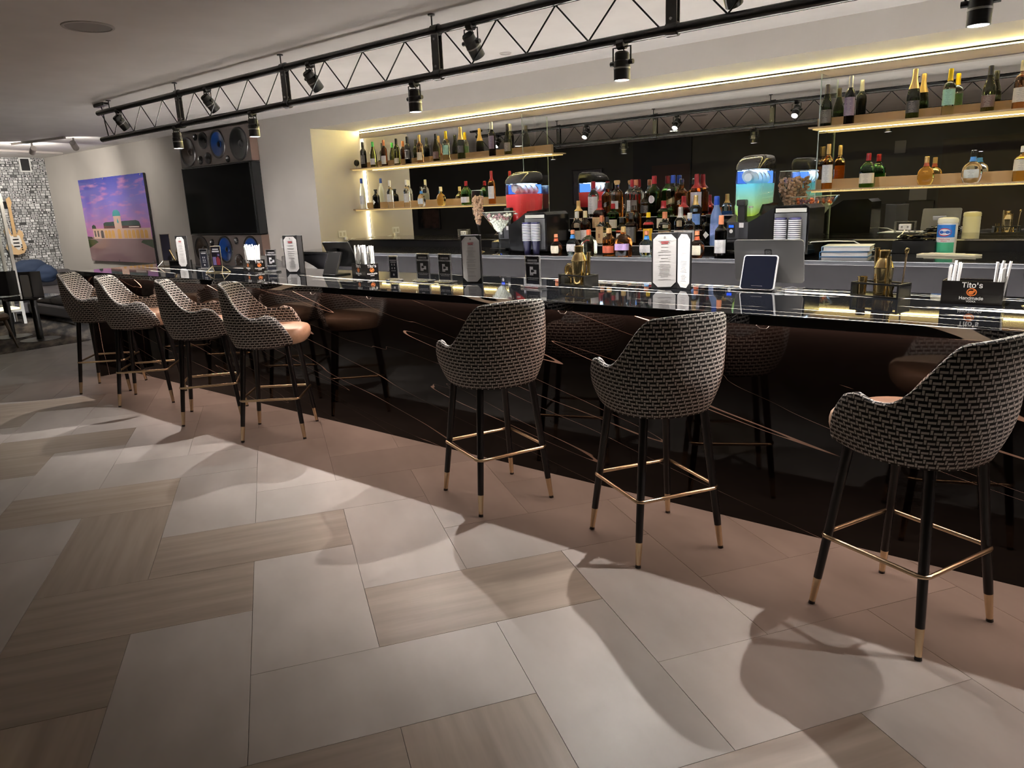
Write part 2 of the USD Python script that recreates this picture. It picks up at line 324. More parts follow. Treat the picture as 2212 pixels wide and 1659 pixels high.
obj('lens', box(XB0 + .2, YF1 - .056, ZT - .063, XB1 - .1, YF1 - .034, ZT - .0603), em((.96, .965, 1.0), AISLE_FILL), ws)
ug = thing('under_counter_light', 'warm light strip hidden under the front overhang of the bar top', 'light strip')
obj('housing', box(XB0 + .14, YB - .040, ZT - .056, XB1, YB - .016, ZT - .0437), STEEL, ug)
obj('lens', box(XB0 + .14, YB - .034, ZT - .0585, XB1, YB - .022, ZT - .0562), em((1.0, .66, .52), UNDERGLOW), ug)
def hook(x):
    p = [(x - .03, YB - .001, .985), (x - .03, YB - .03, .985), (x - .028, YB - .045, .972), (x - .01, YB - .05, .962), (x + .02, YB - .05, .962), (x + .03, YB - .047, .972), (x + .03, YB - .04, .985)]
    return join(tube(p, .0035, 6), tube([(x + .03, YB - .04, .985), (x + .03, YB - .001, .985)], .0035, 6), box(x - .045, YB - .004, .975, x + .045, YB, .995))
for x in (-4.45, -3.83, -2.25, -1.16): obj('hook', hook(x), BLACK, bar)

# back counter and ledge
DARKTOP = noisy('back_counter_stone', (.008, .008, .009), (.014, .014, .015), 6, .07)
bk = thing('back_counter', 'dark polished back counter with raised ledge under the mirror', 'counter')
obj('front_panel', box(XN + .02, YK + .02, .02, XR, YK + .05, ZK - .03), pm((.0075, .0072, .008), .6, specular_ior_level=.04), bk)
obj('worktop', rbox(XN, YK, ZK - .03, XR, YLG + .02, ZK, .002), DARKTOP, bk)
obj('ledge_front', box(XN, YLG, ZK, XR, YLG + .02, ZLG - .014), pm((.012, .012, .013), .2), bk)
obj('ledge_top', rbox(XN, YLG - .012, ZLG - .014, XR, YM - .0005, ZLG, .002), DARKTOP, bk)
obj('edge_trim', join(box(XN, YK - .002, ZK - .006, XR, YK, ZK - .001), box(XN, YLG - .014, ZLG - .012, XR, YLG - .0122, ZLG - .002)), CHROME, bk, label='bright metal edge strips')
obj('plinth', box(XN + .02, YK + .06, 0, XR, YK + .09, .02), BLACK, bk)
obj('panel_rail', box(XN + .02, YK + .016, .80, XR, YK + .02, .806), STEEL, bk)

# shelves with a back lip, light line below, glass fins
SHELF = pm((.42, .29, .15), .45); SHELF_GLOW = em((1.0, .70, .26), .62)
def shelf(x0, x1, z, label):
    t = thing('bottle_shelf', label, 'shelf', (0, 0, z))
    obj('board', box(x0, 6.0, -.012, x1, YM - .001, 0), SHELF, t)
    obj('back_lip', box(x0, YM - .018, .0005, x1, YM - .002, .075), SHELF, t)
    obj('light_strip', box(max(x0 + .06, XN + .02), 6.16, -.0165, x1 - .06, 6.172, -.0125), em(WARM, LED_SHELF), t)
    obj('underside', box(x0 + .03, 6.012, -.022, x1 - .03, 6.15, -.0125), SHELF_GLOW, t)  # the strip's light on the board is put in as its own glow
    return t
SHELVES = [(-7.31, -4.45, 2.022, 'long wooden shelf of wine bottles, upper one at left of the mirror'), (-7.31, -4.78, 1.543, 'wooden shelf of spirits bottles, lower one at left of the mirror'),
           (-1.885, XR - .02, 2.016, 'wooden shelf of wine bottles, upper one at right of the mirror'), (-1.87, XR - .02, 1.555, 'wooden shelf of spirits bottles, lower one at right of the mirror')]
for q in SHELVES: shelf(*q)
for x, z0, nm in ((-4.66, ZLG, 'left'), (-1.815, ZLG, 'right')):
    t = thing('glass_fin', f'upright glass fin carrying the {nm} shelves before the mirror', 'glass panel')
    obj('pane', box(x - .004, 6.03, z0 + .001, x + .004, YM - .02, 2.39), CLEAR, t)
    obj('front_edge', box(x - .004, 6.028, z0 + .001, x + .004, 6.0295, 2.39), EDGE, t)

# ================================================================== LIGHTING TRUSS
XT0, XT1 = -7.92, 2.3
PLATES = [-6.34, -4.80, -3.265, -1.725, -.185, 1.355]
tr = thing('lighting_truss', 'long black pipe truss hung from the ceiling above the bar', 'truss')
def pipe(z):
    v, f = lathe([(0, 0), (.018, 0), (.023, .006), (.024, .012), (.024, XT1 - XT0 - .012), (.018, XT1 - XT0), (0, XT1 - XT0)], 16)
    return v @ mat_to((1, 0, 0)).T + np.array([XT0, YT, z]), f
TRUSSM = pm((.008, .008, .008), .22)
obj('upper_pipe', pipe(ZT1), TRUSSM, tr, smooth=40); obj('lower_pipe', pipe(ZT0), TRUSSM, tr, smooth=40)
for x in PLATES:
    pl = obj('upright', join(box(x - .028, YT - .018, ZT0 + .01, x + .028, YT - .012, ZT1 - .01), box(x - .028, YT + .012, ZT0 + .01, x + .028, YT + .018, ZT1 - .01)), pm((.02, .02, .019), .3), tr)
    obj('collar', join(*[cyl((x - .028, YT, z), (x + .028, YT, z), .032, n=14) for z in (ZT0, ZT1)]), TRUSSM, tr, smooth=40)
    for z in (ZT0 + .045, ZT1 - .05): obj('bolt', cyl((x, YT - .025, z), (x, YT + .025, z), .007, n=8), STEEL, tr)
bays = [XT0 + .03] + PLATES + [XT1]
for i in range(len(bays) - 1):
    a, b = bays[i] + (.07 if i else .05), bays[i + 1] - .07
    n = 7 if b - a > 1.2 else 4
    for k in range(n):
        up0 = (k % 2 == 0) != (i == 1)
        p = [(a + (b - a) * (k + j) / n, YT, (ZT1 - .02) if (j == 0) == up0 else (ZT0 + .02)) for j in (0, 1)]
        obj('brace', cyl(p[0], p[1], .0045, n=6), BLACK, tr)
for x in [-7.62] + PLATES:
    obj('hanger', join(cyl((x - .03, YT, ZT1 + .02), (x - .03, YT, ZC - .004), .005, n=6), cyl((x - .03, YT, ZC - .006), (x - .03, YT, ZC), .022, n=12)), BLACK, tr)
cn = thing('power_canopy', 'small black ceiling power box feeding the left end of the truss', 'power box', (-7.89, 3.45, ZC))
obj('housing', rbox(-.11, -.03, -.03, .11, .03, 0, .008), BLACK, cn)
obj('cable', tube([(.0, 0, -.03), (.02, 0, -.07), (.07, -.02, -.12), (.10, -.03, -.2), (.13, -.03, -.33)], .006, 6), BLACK, cn)

SPOT_M = pm((.010, .010, .010), .28)
def spot(name, label, x, low, tilt, group, watts):
    """a tubular spotlight on a yoke; tilt turns the beam from straight down towards the back bar"""
    zt = ZT0 - .024 if low else ZT1 - .024
    t = thing(name, label, 'spotlight', (x, YT, zt), 0, group)
    obj('clamp', join(cyl((-.02, 0, .004), (.02, 0, .004), .0275, n=12), box(-.014, -.014, -.012, .014, .014, -.002)), SPOT_M, t)
    w = .05
    obj('yoke', join(*[tube([(0, 0, -.012), (s * w, 0, -.012), (s * w, 0, -.085)], .0045, 6) for s in (-1, 1)], tube([(.0, 0, -.012), (.012, .01, -.035), (-.004, .012, -.06)], .003, 6)), SPOT_M, t)
    op = .081 if low else .090
    c, q = math.cos(tilt), math.sin(tilt)
    A = np.array([[1, 0, 0], [0, c, -q], [0, q, c]])
    def put(mesh): return mesh[0] @ A.T + np.array([0, 0, -.085]), mesh[1]
    prof = [(.0, .052), (.030, .052), (.036, .044), (.036, .012), (.041, .006), (.041, -op), (.036, -op), (.036, -.046), (0, -.044)][::-1]
    obj('body', put(lathe(prof, 20)), SPOT_M, t, smooth=35)
    obj('ring', put(lathe([(.0415, -.030), (.0425, -.030), (.0425, -.022), (.0415, -.022)], 20)), STEEL, t, smooth=35)
    obj('knob', put(join(*[cyl((s * .041, 0, 0), (s * .064, 0, 0), .012, n=10) for s in (-1, 1)])), SPOT_M, t)
    v, f = lathe([(0, -.046), (.034, -.046)], 20)
    obj('lens', put((v, f[:, ::-1])), em(COOL, 40.0 if low else 90.0), t)
    v, f = lathe([(0, -.0475), (.013, -.0475)], 14)
    obj('source', put((v, f[:, ::-1])), em(COOL, watts), t)
LOWS = [-6.45, -5.27, -3.48, -2.0, -.475, 1.05]
UPS = [-7.48, -5.87, -4.495, -2.99, -1.45, .1]
wl = ['leftmost of the spots under the lower truss pipe', 'second from left of the spots under the lower truss pipe', 'third from left of the spots under the lower pipe, above the left shelf', 'fourth from left of the spots under the lower truss pipe', 'spot under the lower truss pipe at top right edge of the photo', 'spot under the lower truss pipe beyond the right edge']
wu = ['leftmost of the tilted spots on the upper truss pipe', 'tilted spot on the upper pipe, second from the truss end', 'third tilted spot from left on the upper truss pipe', 'tilted spot on the upper pipe, nearest the middle upright', 'tilted spot on the upper pipe seen in the mirror', 'tilted spot on the upper pipe beyond the right edge']
for x, l in zip(LOWS, wl): spot('spotlight', 'black ' + l, x, True, 0.0, 'spots under the lower truss pipe', SPOT)
for x, l in zip(UPS, wu): spot('spotlight', 'black ' + l, x, False, .70, 'spots on the upper truss pipe', SPOT_BACK)
def ceiling_disc(x, y, r, label, cat, name, grille=pm((.30, .285, .27), .7)):
    t = thing(name, label, cat, (x, y, ZC))
    obj('rim', lathe([(r * .88, -.001), (r * .90, -.008), (r, -.006), (r * 1.02, 0)], 32), pm((.5, .48, .455), .6), t, smooth=50)
    obj('grille', lathe([(0, -.004), (r * .88, -.004)], 32), grille, t)
ceiling_disc(-4.82, 2.11, .14, 'round flush speaker grille in the pale ceiling, top left', 'ceiling speaker', 'ceiling_speaker')
ceiling_disc(-3.745, 4.67, .045, 'small round cover on the ceiling above the truss, nearest the right', 'ceiling cover', 'ceiling_cover')
ceiling_disc(-4.20, 4.90, .045, 'small round cover on the ceiling just above the lower truss pipe', 'ceiling cover', 'ceiling_cover')
DL = em((1.0, .84, .66), ADDED_DOWNLIGHT)
for (x, y), w_ in zip(((-12.6, 1.2), (-9.6, .2), (-6.2, .1), (-2.8, -.2)), ('over the far lounge', 'where carpet and planks meet', 'opposite the left four stools', 'opposite the two middle stools')):
    ceiling_disc(x, y, .075, f'round added fill downlight in the ceiling {w_}', 'downlight', 'ceiling_downlight', DL)  # unseen lamps added to lift the room's general light

# ================================================================== STOOLS
def smooth01(x): x = min(1, max(0, x)); return x * x * (3 - 2 * x)
def shell():
    S_, T_ = [], 14
    side = [(.235, 0), (.20, 0), (.16, 0), (.12, 0), (.08, 0), (.04, 0), (.0, 0)]
    pts = []
    for k in range(9): pts.append(('s', .235 - .235 * k / 8))
    for k in range(1, 40): pts.append(('e', PI * k / 40))
    for k in range(9): pts.append(('t', .235 * k / 8))
    A, B = .272, .285
    def plan(p):
        kind, q = p
        if kind == 'e':
            e = 2 / 2.35
            c, s = math.cos(q), math.sin(q)
            return np.array([-A * math.copysign(abs(c) ** e, c), -B * s ** e])
        sx = -1 if kind == 's' else 1
        return np.array([sx * (A - .05 * (q / .235) ** 2), q])
    def top(p):
        kind, q = p
        if kind == 'e':
            a = math.degrees(min(q, PI - q))
            return .872 + (1.085 - .872) * smooth01((a - 4) / 50) + .015 * smooth01((a - 40) / 50)
        y = q
        if y < .06: return .872 + .018 * smooth01(y / .06)
        if y < .12: return .89 - .018 * smooth01((y - .06) / .06)
        return .872 - .165 * ((y - .12) / .115)
    def bot(p): return .655 if p[0] == 'e' else .655 + .018 * (p[1] / .235)
    P2 = [plan(p) for p in pts]
    arc = np.r_[0, np.cumsum([np.linalg.norm(P2[i + 1] - P2[i]) for i in range(len(pts) - 1)])]
    def scale(z): return .80 + .20 * math.sin(PI / 2 * min(1, max(0, (z - .65) / .20))) + .02 * max(0, z - .85)
    def at(i, z, off):
        s = scale(z); x, y = P2[i] * s
        t = P2[min(i + 1, len(pts) - 1)] - P2[max(i - 1, 0)]; t = t / np.linalg.norm(t); nrm = np.array([-t[1], t[0]])   # inward
        y -= .05 * max(0, z - .80) * (1 if y < 0 else 0)
        return (x + nrm[0] * off, y + nrm[1] * off, z)
    V, UV, n = [], [], len(pts)
    prof = []
    for k in range(T_): prof.append(('o', k / (T_ - 1)))
    for q in (.3, .7): prof.append(('r', q))
    for k in range(T_): prof.append(('i', 1 - k / (T_ - 1)))
    for i in range(n):
        zt, zb = top(pts[i]), bot(pts[i])
        for kind, q in prof:
            th = .034
            if kind == 'o': z = zb + (zt - .012 - zb) * q; off = 0.004 * (q ** 8)
            elif kind == 'r': z = zt - .012 + .012 * math.sin(PI * q); off = th * (q * .8 + .1)
            else: z = zb + (zt - .012 - zb) * q; off = th
            p = at(i, z, off); V.append(p)
            UV.append((arc[i], z + (off if kind != 'o' else 0)))
    F, k = [], len(prof)
    for i in range(n - 1):
        for j in range(k - 1):
            a, b, c, d = i * k + j, (i + 1) * k + j, (i + 1) * k + j + 1, i * k + j + 1
            F += [(a, b, c), (a, c, d)]
    for i, flip in ((0, False), (n - 1, True)):            # close the front ends and the bottom
        for j in range(k // 2 - 1):
            a, b, c, d = i * k + j, i * k + j + 1, i * k + k - 2 - j, i * k + k - 1 - j
            q = [(a, b, c), (a, c, d)]; F += [t[::-1] for t in q] if flip else q
    for i in range(n - 1):
        a, b, c, d = i * k, i * k + k - 1, (i + 1) * k + k - 1, (i + 1) * k
        F += [(a, b, c), (a, c, d)]
    return (np.array(V), np.array(F)), np.array(UV)
def cushion():
    rings = [(.80, .664), (.90, .668), (.97, .69), (1.0, .72), (1.0, .738), (.985, .756), (.95, .768), (.88, .775), (.6, .779), (.25, .78)]
    V, n = [], 48
    for s, z in rings:
        for j in range(n):
            a = 2 * PI * j / n; c, q = math.cos(a), math.sin(a); e = 2 / 2.8
            x = .228 * math.copysign(abs(c) ** e, c); y = (.272 if q > 0 else .225) * math.copysign(abs(q) ** e, q)
            V.append((x * s, y * s + .005, z))
    F = [(i * n + j, i * n + (j + 1) % n, (i + 1) * n + (j + 1) % n) for i in range(len(rings) - 1) for j in range(n)] + [(i * n + j, (i + 1) * n + (j + 1) % n, (i + 1) * n + j) for i in range(len(rings) - 1) for j in range(n)]
    V += [(0, 0, .664), (0, 0, .78)]; a, b = len(V) - 2, len(V) - 1; L = (len(rings) - 1) * n
    F += [(a, (j + 1) % n, j) for j in range(n)] + [(b, L + j, L + (j + 1) % n) for j in range(n)]
    return np.array(V), np.array(F)
def make_stool(label):
    t = thing('bar_stool', label, 'bar stool', (0, 0, 0), 0, 'woven bar stools along the bar')
    sm, uv = shell()
    obj('backrest', sm, WEAVE, t, smooth=True, uv=uv)
    obj('seat', cushion(), LEATHER, t, smooth=40)
    obj('seat_base', mv(lathe([(0, .645), (.19, .645), (.205, .655), (.205, .668), (0, .668)], 24)), BLACK, t)
    for sx in (-1, 1):
        for sy in (-1, 1):
            def P(z): w = .150 + (.215 - .150) * (1 - z / .66); return np.array([sx * w, sy * w, z])
            lg = obj('leg', cyl(P(.112), P(.655), .0155, .0195, 14), pm((.007, .007, .008), .3), t, smooth=40)
            obj('brass_tip', cyl(P(.012), P(.112), .0115, .0152, 14), BRASS, lg, smooth=40)
            obj('glide', cyl(P(0), P(.013), .0125, .0115, 12), BLACK, lg)
    w, r = .2035, .03; path = []
    for cx, cy, a0 in ((w - r, w - r, 0), (r - w, w - r, PI / 2), (r - w, r - w, PI), (w - r, r - w, 1.5 * PI)):
        for k in range(6): a = a0 + PI / 2 * k / 5; path.append((cx + r * math.cos(a), cy + r * math.sin(a), .292))
    obj('footrest', tube(path, .0085, 10, True), BRASS, t, smooth=50)
    return t
STOOLS = [(-7.20, 2.846, 47, 'woven bar stool at the far left end of the row'), (-6.395, 2.835, 49, 'woven bar stool, second from left, tan seat turned right'),
          (-5.365, 2.84, 54, 'woven bar stool, third from left in the left group of four'), (-4.54, 2.877, 42, 'woven bar stool with its tan seat fully in view, fourth from left'),
          (-2.458, 2.844, 158.5, 'woven bar stool seen from behind, left of the two middle ones'), (-1.495, 2.839, 150, 'woven bar stool seen from behind, right of the two middle ones'),
          (-.448, 2.795, 158, 'woven bar stool nearest the camera, cut by the right edge')]
for i, (x, y, face, l) in enumerate(STOOLS):
    if i == 0:
        st = make_stool(l); p = UsdGeom.Xformable(st).GetOrderedXformOps(); p[0].Set(Gf.Vec3d(x, y, 0)); p[1].Set(face - 90.0)
    else: dup(st, l, (x, y, 0), math.radians(face - 90))

# ================================================================== ON THE BAR
def paper_menu(name, label, loc, rz, dark_side, ang, w2):
    """standing black menu board: a front leaf with an eight-cornered paper, a second leaf at an angle"""
    t = thing(name, label, 'menu', loc, rz, 'standing menus on the bar')
    w, h = .138, .302
    obj('leaf', rbox(-w, -.004, 0, 0, .004, h, .002), BLACK_MATT, t)
    def sheet(w): c = .026; return [(-w + .008 + c, .010), (-.008 - c, .010), (-.008, .010 + c), (-.008, h - .010 - c), (-.008 - c, h - .010), (-w + .008 + c, h - .010), (-w + .008, h - .010 - c), (-w + .008, .010 + c)]
    def lines(w, seed):
        r = random.Random(seed); ms = []; z = h - .045
        ms.append(disc((-w / 2, -.0052, h - .026), (0, -1, 0), .006, 10))
        while z > .04:
            k = r.choice((.35, .5, .62)) * (w - .03)
            ms.append(box(-w / 2 - k / 2, -.0052, z, -w / 2 + k / 2, -.0047, z + .0013)); z -= r.choice((.008, .008, .017))
        return join(*ms)
    sh = obj('paper', poly(sheet(w), -.0048, -.0042), PAPER, t)
    obj('printed_lines', lines(w, hash_of(label)), INKGREY, sh)
    obj('heading', join(box(-w / 2 - .02, -.0053, h - .052, -w / 2 + .02, -.0048, h - .048), box(-w / 2 - .017, -.0053, h - .060, -w / 2 + .017, -.0048, h - .056)), pm(S(190, 70, 75), .6), sh)
    obj('spine', cyl((0, 0, 0), (0, 0, h), .0045, n=8), BLACK_MATT, t)
    def turn(mesh): return mv(mesh, rz=ang)
    if dark_side:
        obj('leaf', turn(rbox(.002, -.004, 0, w2, .004, h, .002)), pm((.030, .028, .028), .55), t)
    else:
        obj('leaf', turn(rbox(.002, -.004, 0, w2, .004, h, .002)), BLACK_MATT, t)
        v, f = poly(sheet(w2), -.0048, -.0042)
        p2 = obj('paper', turn((v + [w2, 0, 0], f)), PAPER, t)
        v, f = lines(w2, hash_of(label) + 1); obj('printed_lines', turn((v + [w2, 0, 0], f)), INKGREY, p2)
    return t
def hash_of(s): return sum(ord(c) * (i + 3) for i, c in enumerate(s)) % 9973
paper_menu('menu_board', 'standing menu with white page, by the gold shaker at the far end', (-6.93, 3.60, ZT), .15, True, -.45, .11)
paper_menu('menu_board', 'standing menu with white page, between the left tablet stand and a straw caddy', (-5.10, 3.585, ZT), .35, True, -.62, .105)
paper_menu('menu_board', 'standing menu with one broad white page, right of two card signs', (-3.065, 3.50, ZT), .30, True, -1.15, .05)
paper_menu('menu_board', 'open menu with two white pages, left of the right tablet stand', (-1.80, 3.66, ZT), .50, False, -.95, .115)

NAVY = pm((.012, .014, .026), .4); CARD = pm((.010, .010, .012), .4); LIGHTINK = pm((.62, .62, .64), .6)
ACRYL = usdkit.material(stage, LK('acrylic'), {'p': ('principled_bsdf', dict(base_color=(.95, .96, .97), roughness=.04, transmission_weight=.92, ior=1.45))}, surface='p.BSDF')
def card_sign(name, label, loc, rz, w=.118, h=.182, full=True, cat='sign', group=None):
    t = thing(name, label, cat, loc, rz, group)
    obj('base', rbox(-w * .62, -.035, 0, w * .62, .035, .014, .002), ACRYL, t)
    obj('holder', join(box(-w / 2, -.006, .0145, -w / 2 + .005, .006, h), box(w / 2 - .005, -.006, .0145, w / 2, .006, h), box(-w / 2, -.006, h, w / 2, .006, h + .005), box(-w / 2 + .005, -.0055, .0146, w / 2 - .005, -.0035, .02)), ACRYL, t)
    cd = obj('card', box(-w / 2 + .006, -.003, .021, w / 2 - .006, .003, h - .001), CARD if full else NAVY, t)
    y = -.0032
    if full:
        obj('heading', join(mv(text('CASHLESS', .011, True), (0, y, h - .028)), mv(text('TRANSACTIONS', .0105, True), (0, y, h - .045))), LIGHTINK, cd)
        obj('icon', join(poly([(-.022, .072), (.004, .072), (.004, .122), (-.022, .122)], y - .0005, y), poly([(.0045, .082), (.030, .082), (.030, .104), (.0045, .104)], y - .0005, y)), LIGHTINK, cd)
        obj('icon_hand', join(poly([(-.012, .088), (.010, .092), (.016, .098), (.0, .106), (-.012, .104)], y - .001, y - .0006), box(-.018, y - .001, .077, 0, y - .0006, .079)), CARD, cd)
        obj('printed_lines', join(mv(text('ONLY CREDIT CARDS ACCEPTED', .0042), (0, y, .054)), box(-.04, y - .0005, .046, .04, y, .048)), LIGHTINK, cd)
        obj('foot_band', box(-w / 2 + .0065, y - .0006, .0215, w / 2 - .0065, y - .0001, .040), NAVY, cd)
        bolts = [(sx * (w / 2 - .012), z) for sx in (-1, 1) for z in (.029, h - .01)]
        for x, z in bolts: obj('bolt', disc((x, -.0062, z), (0, -1, 0), .0035, 10), CHROME, t)
    else:
        obj('heading', join(box(-w * .36, y - .0005, h - .028, w * .36, y, h - .021), box(-w * .3, y - .0005, h - .04, w * .3, y, h - .033)), LIGHTINK, cd)
        ms = [poly([(sx * .011 - .006, z), (sx * .011 + .004, z - .002), (sx * .011 + .003, z + .013), (sx * .011 - .004, z + .012)], y - .0005, y) for sx in (-1, 1) for z in (.082, .106)]
        obj('icon', join(*ms, disc((0, y - .0005, .044), (0, -1, 0), .008, 12), box(-.02, y - .0005, .068, .02, y, .072)), LIGHTINK, cd)
        obj('back_block', box(-w / 2 + .006, .0065, .08, -w / 2 + .02, .009, .15), pm(S(150, 150, 160), .6), t)
    return t
card_sign('card_sign', 'clear stand with black card, left one of a pair near the middle', (-3.53, 3.44, ZT), -.0, group=None)
card_sign('card_sign', 'clear stand with black card, right one of a pair, beside a menu', (-3.325, 3.435, ZT), -.05)
card_sign('card_sign', 'clear stand with black card standing alone left of the shaker caddy with strainer', (-2.60, 3.42, ZT), -.12)
card_sign('card_sign', 'clear stand with black card leaning behind the far straw caddy', (-5.44, 3.55, ZT), .30, w=.10, h=.185)
card_sign('small_sign', 'narrow clear stand with navy card at the right of a straw caddy', (-3.775, 3.40, ZT), .12, w=.078, h=.165, full=False)
card_sign('small_sign', 'narrow clear stand with navy card beside the far menu', (-6.43, 3.50, ZT), .22, w=.10, h=.185, full=False)
def wire_sign(label, loc, rz, dark):
    t = thing('wire_sign', label, 'sign', loc, rz)
    g = pm((.72, .62, .42), .3, 1.0) if not dark else pm((.40, .33, .25), .35, 1.0)
    w, h = .10, .225 if not dark else .32
    z0 = .055
    A = [(-.085, -.055, .003), (.085, -.055, .003), (.085, .055, .003), (-.085, .055, .003)]; T = [(-.055, 0, z0), (.055, 0, z0)]
    ed = [(A[i], A[(i + 1) % 4]) for i in range(4)] + [(A[0], T[0]), (A[3], T[0]), (A[1], T[1]), (A[2], T[1]), (T[0], T[1])]
    obj('base', join(*[tube(e, .003, 6) for e in ed]), g, t)
    obj('frame', join(tube([(-w / 2, 0, z0), (-w / 2, 0, h), (w / 2, 0, h), (w / 2, 0, z0)], .0035, 6)), g, t)
    cd = obj('card', box(-w / 2 + .004, -.002, z0 + .004, w / 2 - .004, .002, h - .004), pm((.012, .011, .018), .35), t)
    y = -.0022
    if not dark:
        obj('heading', join(box(-.03, y - .0004, h - .03, .03, y, h - .02), box(-.036, y - .0004, h - .05, .036, y, h - .037)), LIGHTINK, cd)
        obj('picture', join(box(-.038, y - .0004, z0 + .012, -.004, y, z0 + .08), box(.016, y - .0004, z0 + .088, .036, y, z0 + .105)), pm(S(120, 110, 160), .5), cd)
        obj('picture', poly([(.0, z0 + .012), (.038, z0 + .012), (.038, z0 + .06), (.02, z0 + .085), (.0, z0 + .07)], y - .0005, y), pm(S(130, 45, 55), .5), cd)
    return t
wire_sign('slim card sign in a pale gold wire stand, left of a straw caddy', (-5.97, 3.36, ZT), .35, False)
wire_sign('tall dark card in a bronze wire stand at the far end of the bar', (-7.36, 3.62, ZT), .55, True)

# straw caddies
ORANGE = pm(S(196, 104, 40), .5)
def straw_mesh():
    return tube([(0, 0, 0), (0, 0, .145)], .0058, 6)
straw0 = None
def straw_caddy(label, loc, rz, w, tag_end, clusters):
    t = thing('straw_caddy', label, 'straw caddy', loc, rz)
    d, h, k = .105, .098, .004
    obj('tray', join(box(-w / 2, -d / 2, 0, w / 2, d / 2, k), box(-w / 2, -d / 2, k, -w / 2 + k, d / 2, h), box(w / 2 - k, -d / 2, k, w / 2, d / 2, h), box(-w / 2 + k, -d / 2, k, w / 2 - k, -d / 2 + k, h), box(-w / 2 + k, d / 2 - k, k, w / 2 - k, d / 2, h)), pm((.007, .006, .006), .22), t)
    obj('divider', join(*[box(x - .0015, -d / 2 + k, k, x + .0015, d / 2 - k, h - .01) for x in (-w / 4, w / 4)]), BLACK, t)
    def logo(turn, off, s):
        P = lambda mesh: mv(mesh, off, turn)
        obj('lettering', join(P(mv(text("Tito's", .021 * s, True), (0, 0, .072))), P(mv(text('Handmade', .0125 * s, True), (0, 0, .022))), P(mv(text('VODKA', .0072 * s, True), (0, 0, .011)))), pm((.55, .54, .53), .5), t)
        obj('emblem_ring', P(mv((lambda v, f: (v[:, [0, 2, 1]] * [1.15, -1, 1], f))(*disc((0, 0, 0), (0, 0, 1), .0165 * s, 24, .0125 * s)), (0, -.0006, .053))), ORANGE, t)
        obj('emblem', join(P(mv((lambda v, f: (v[:, [0, 2, 1]] * [1.2, -1, 1], f))(*disc((0, 0, 0), (0, 0, 1), .0085 * s, 12)), (-.002, -.0006, .051))), P(mv(box(.004, -.0008, .0, .011, -.0002, .010), (0, 0, .052)))), ORANGE, t)
    logo(0, (0, -d / 2 - .0004, 0), 1.0)
    if tag_end: logo(PI / 2, (w / 2 + .0004, 0, 0), .95)
    global straw0
    c, s = math.cos(rz), math.sin(rz)
    for ci, (x0, x1, lean, n) in enumerate(clusters):
        r = random.Random(hash_of(label) + ci)
        for i in range(n):
            x = x0 + (x1 - x0) * (i + .5) / n; y = r.uniform(-.036, .036); lz = .005
            ax, ay = lean + r.uniform(-.05, .05), r.uniform(-.06, .06)
            p = (loc[0] + c * x - s * y, loc[1] + s * x + c * y, loc[2] + lz)
            g = f'paper-wrapped straws of the {label}'
            l = f'white paper-wrapped straw in the {label}'
            if straw0 is None:
                straw0 = thing('straw', l, 'straw', p, rz, g); obj('wrapper', straw_mesh(), pm((.80, .80, .79), .6), straw0)
                UsdGeom.Xformable(straw0).AddRotateXYZOp().Set(Gf.Vec3f(math.degrees(-ay), math.degrees(ax), 0)); _z = UsdGeom.Xformable(straw0).AddScaleOp(); _z.Set(Gf.Vec3f(1, 1, 1.5))
            else:
                q = dup(straw0, l, p, rz, g, (math.degrees(-ay), math.degrees(ax), 0)); UsdGeom.Xformable(q).AddScaleOp().Set(Gf.Vec3f(1, 1, r.uniform(1.42, 1.56) if n > 9 else r.uniform(1.0, 1.25)))
straw_caddy('black straw caddy near the far end of the bar', (-5.76, 3.58, ZT), -.16, .22, True, [(-.10, -.02, -.10, 16), (.03, .10, .12, 14)])
straw_caddy('black straw caddy right of the left tablet stand', (-4.25, 3.545, ZT), -.22, .215, True, [(-.10, -.005, -.03, 17), (.005, .10, .02, 17)])
straw_caddy('black straw caddy near the right edge of the photo', (-.415, 3.61, ZT), -.02, .222, False, [(-.10, -.065, .05, 8), (.07, .105, .06, 9)])

# bar tool caddies
def frame_box(w, d, h, k=.008):
    ms = []
    for x in (-w / 2, w / 2 - k):
        for y in (-d / 2, d / 2 - k): ms.append(box(x, y, 0, x + k, y + k, h))
    for z in (0, h - k):
        for y in (-d / 2, d / 2 - k): ms.append(box(-w / 2 + k, y, z, w / 2 - k, y + k, z + k))
        for x in (-w / 2, w / 2 - k): ms.append(box(x, -d / 2 + k, z, x + k, d / 2 - k, z + k))
    return join(*ms)
SHAKER = [(0, 0), (.030, 0), (.033, .003), (.040, .09), (.0425, .125), (.0425, .128), (.041, .130), (.034, .152), (.024, .168), (.0235, .172), (.0235, .200), (.021, .206), (0, .207)]
def tool_caddy(label, loc, rz, w=.225, d=.112, h=.066, solid=False):
    t = thing('tool_caddy', label, 'bar caddy', loc, rz)
    obj('frame', frame_box(w, d, h), BLACK, t)
    obj('floor_plate', box(-w / 2 + .008, -d / 2 + .008, .001, w / 2 - .008, d / 2 - .008, .005), BLACK, t)
    obj('top_plate', join(box(-w / 2 + .008, -d / 2 + .008, h - .006, w / 2 - .008, -d / 2 + .014, h - .002), box(-w / 2 + .008, d / 2 - .014, h - .006, w / 2 - .008, d / 2 - .008, h - .002)), BLACK, t)
    for a_, b_ in ((-w / 2 + .001, -w / 2 + .004), (w / 2 - .004, w / 2 - .001)): obj('side_plate', box(a_, -d / 2 + .008, .008, b_, d / 2 - .008, h - .008), pm((.010, .010, .010), .25), t)
    if solid: obj('front_plate', box(-w / 2 + .008, -d / 2 + .002, .008, w / 2 - .008, -d / 2 + .005, h - .008), BLACK_GLOSS, t)
    return t
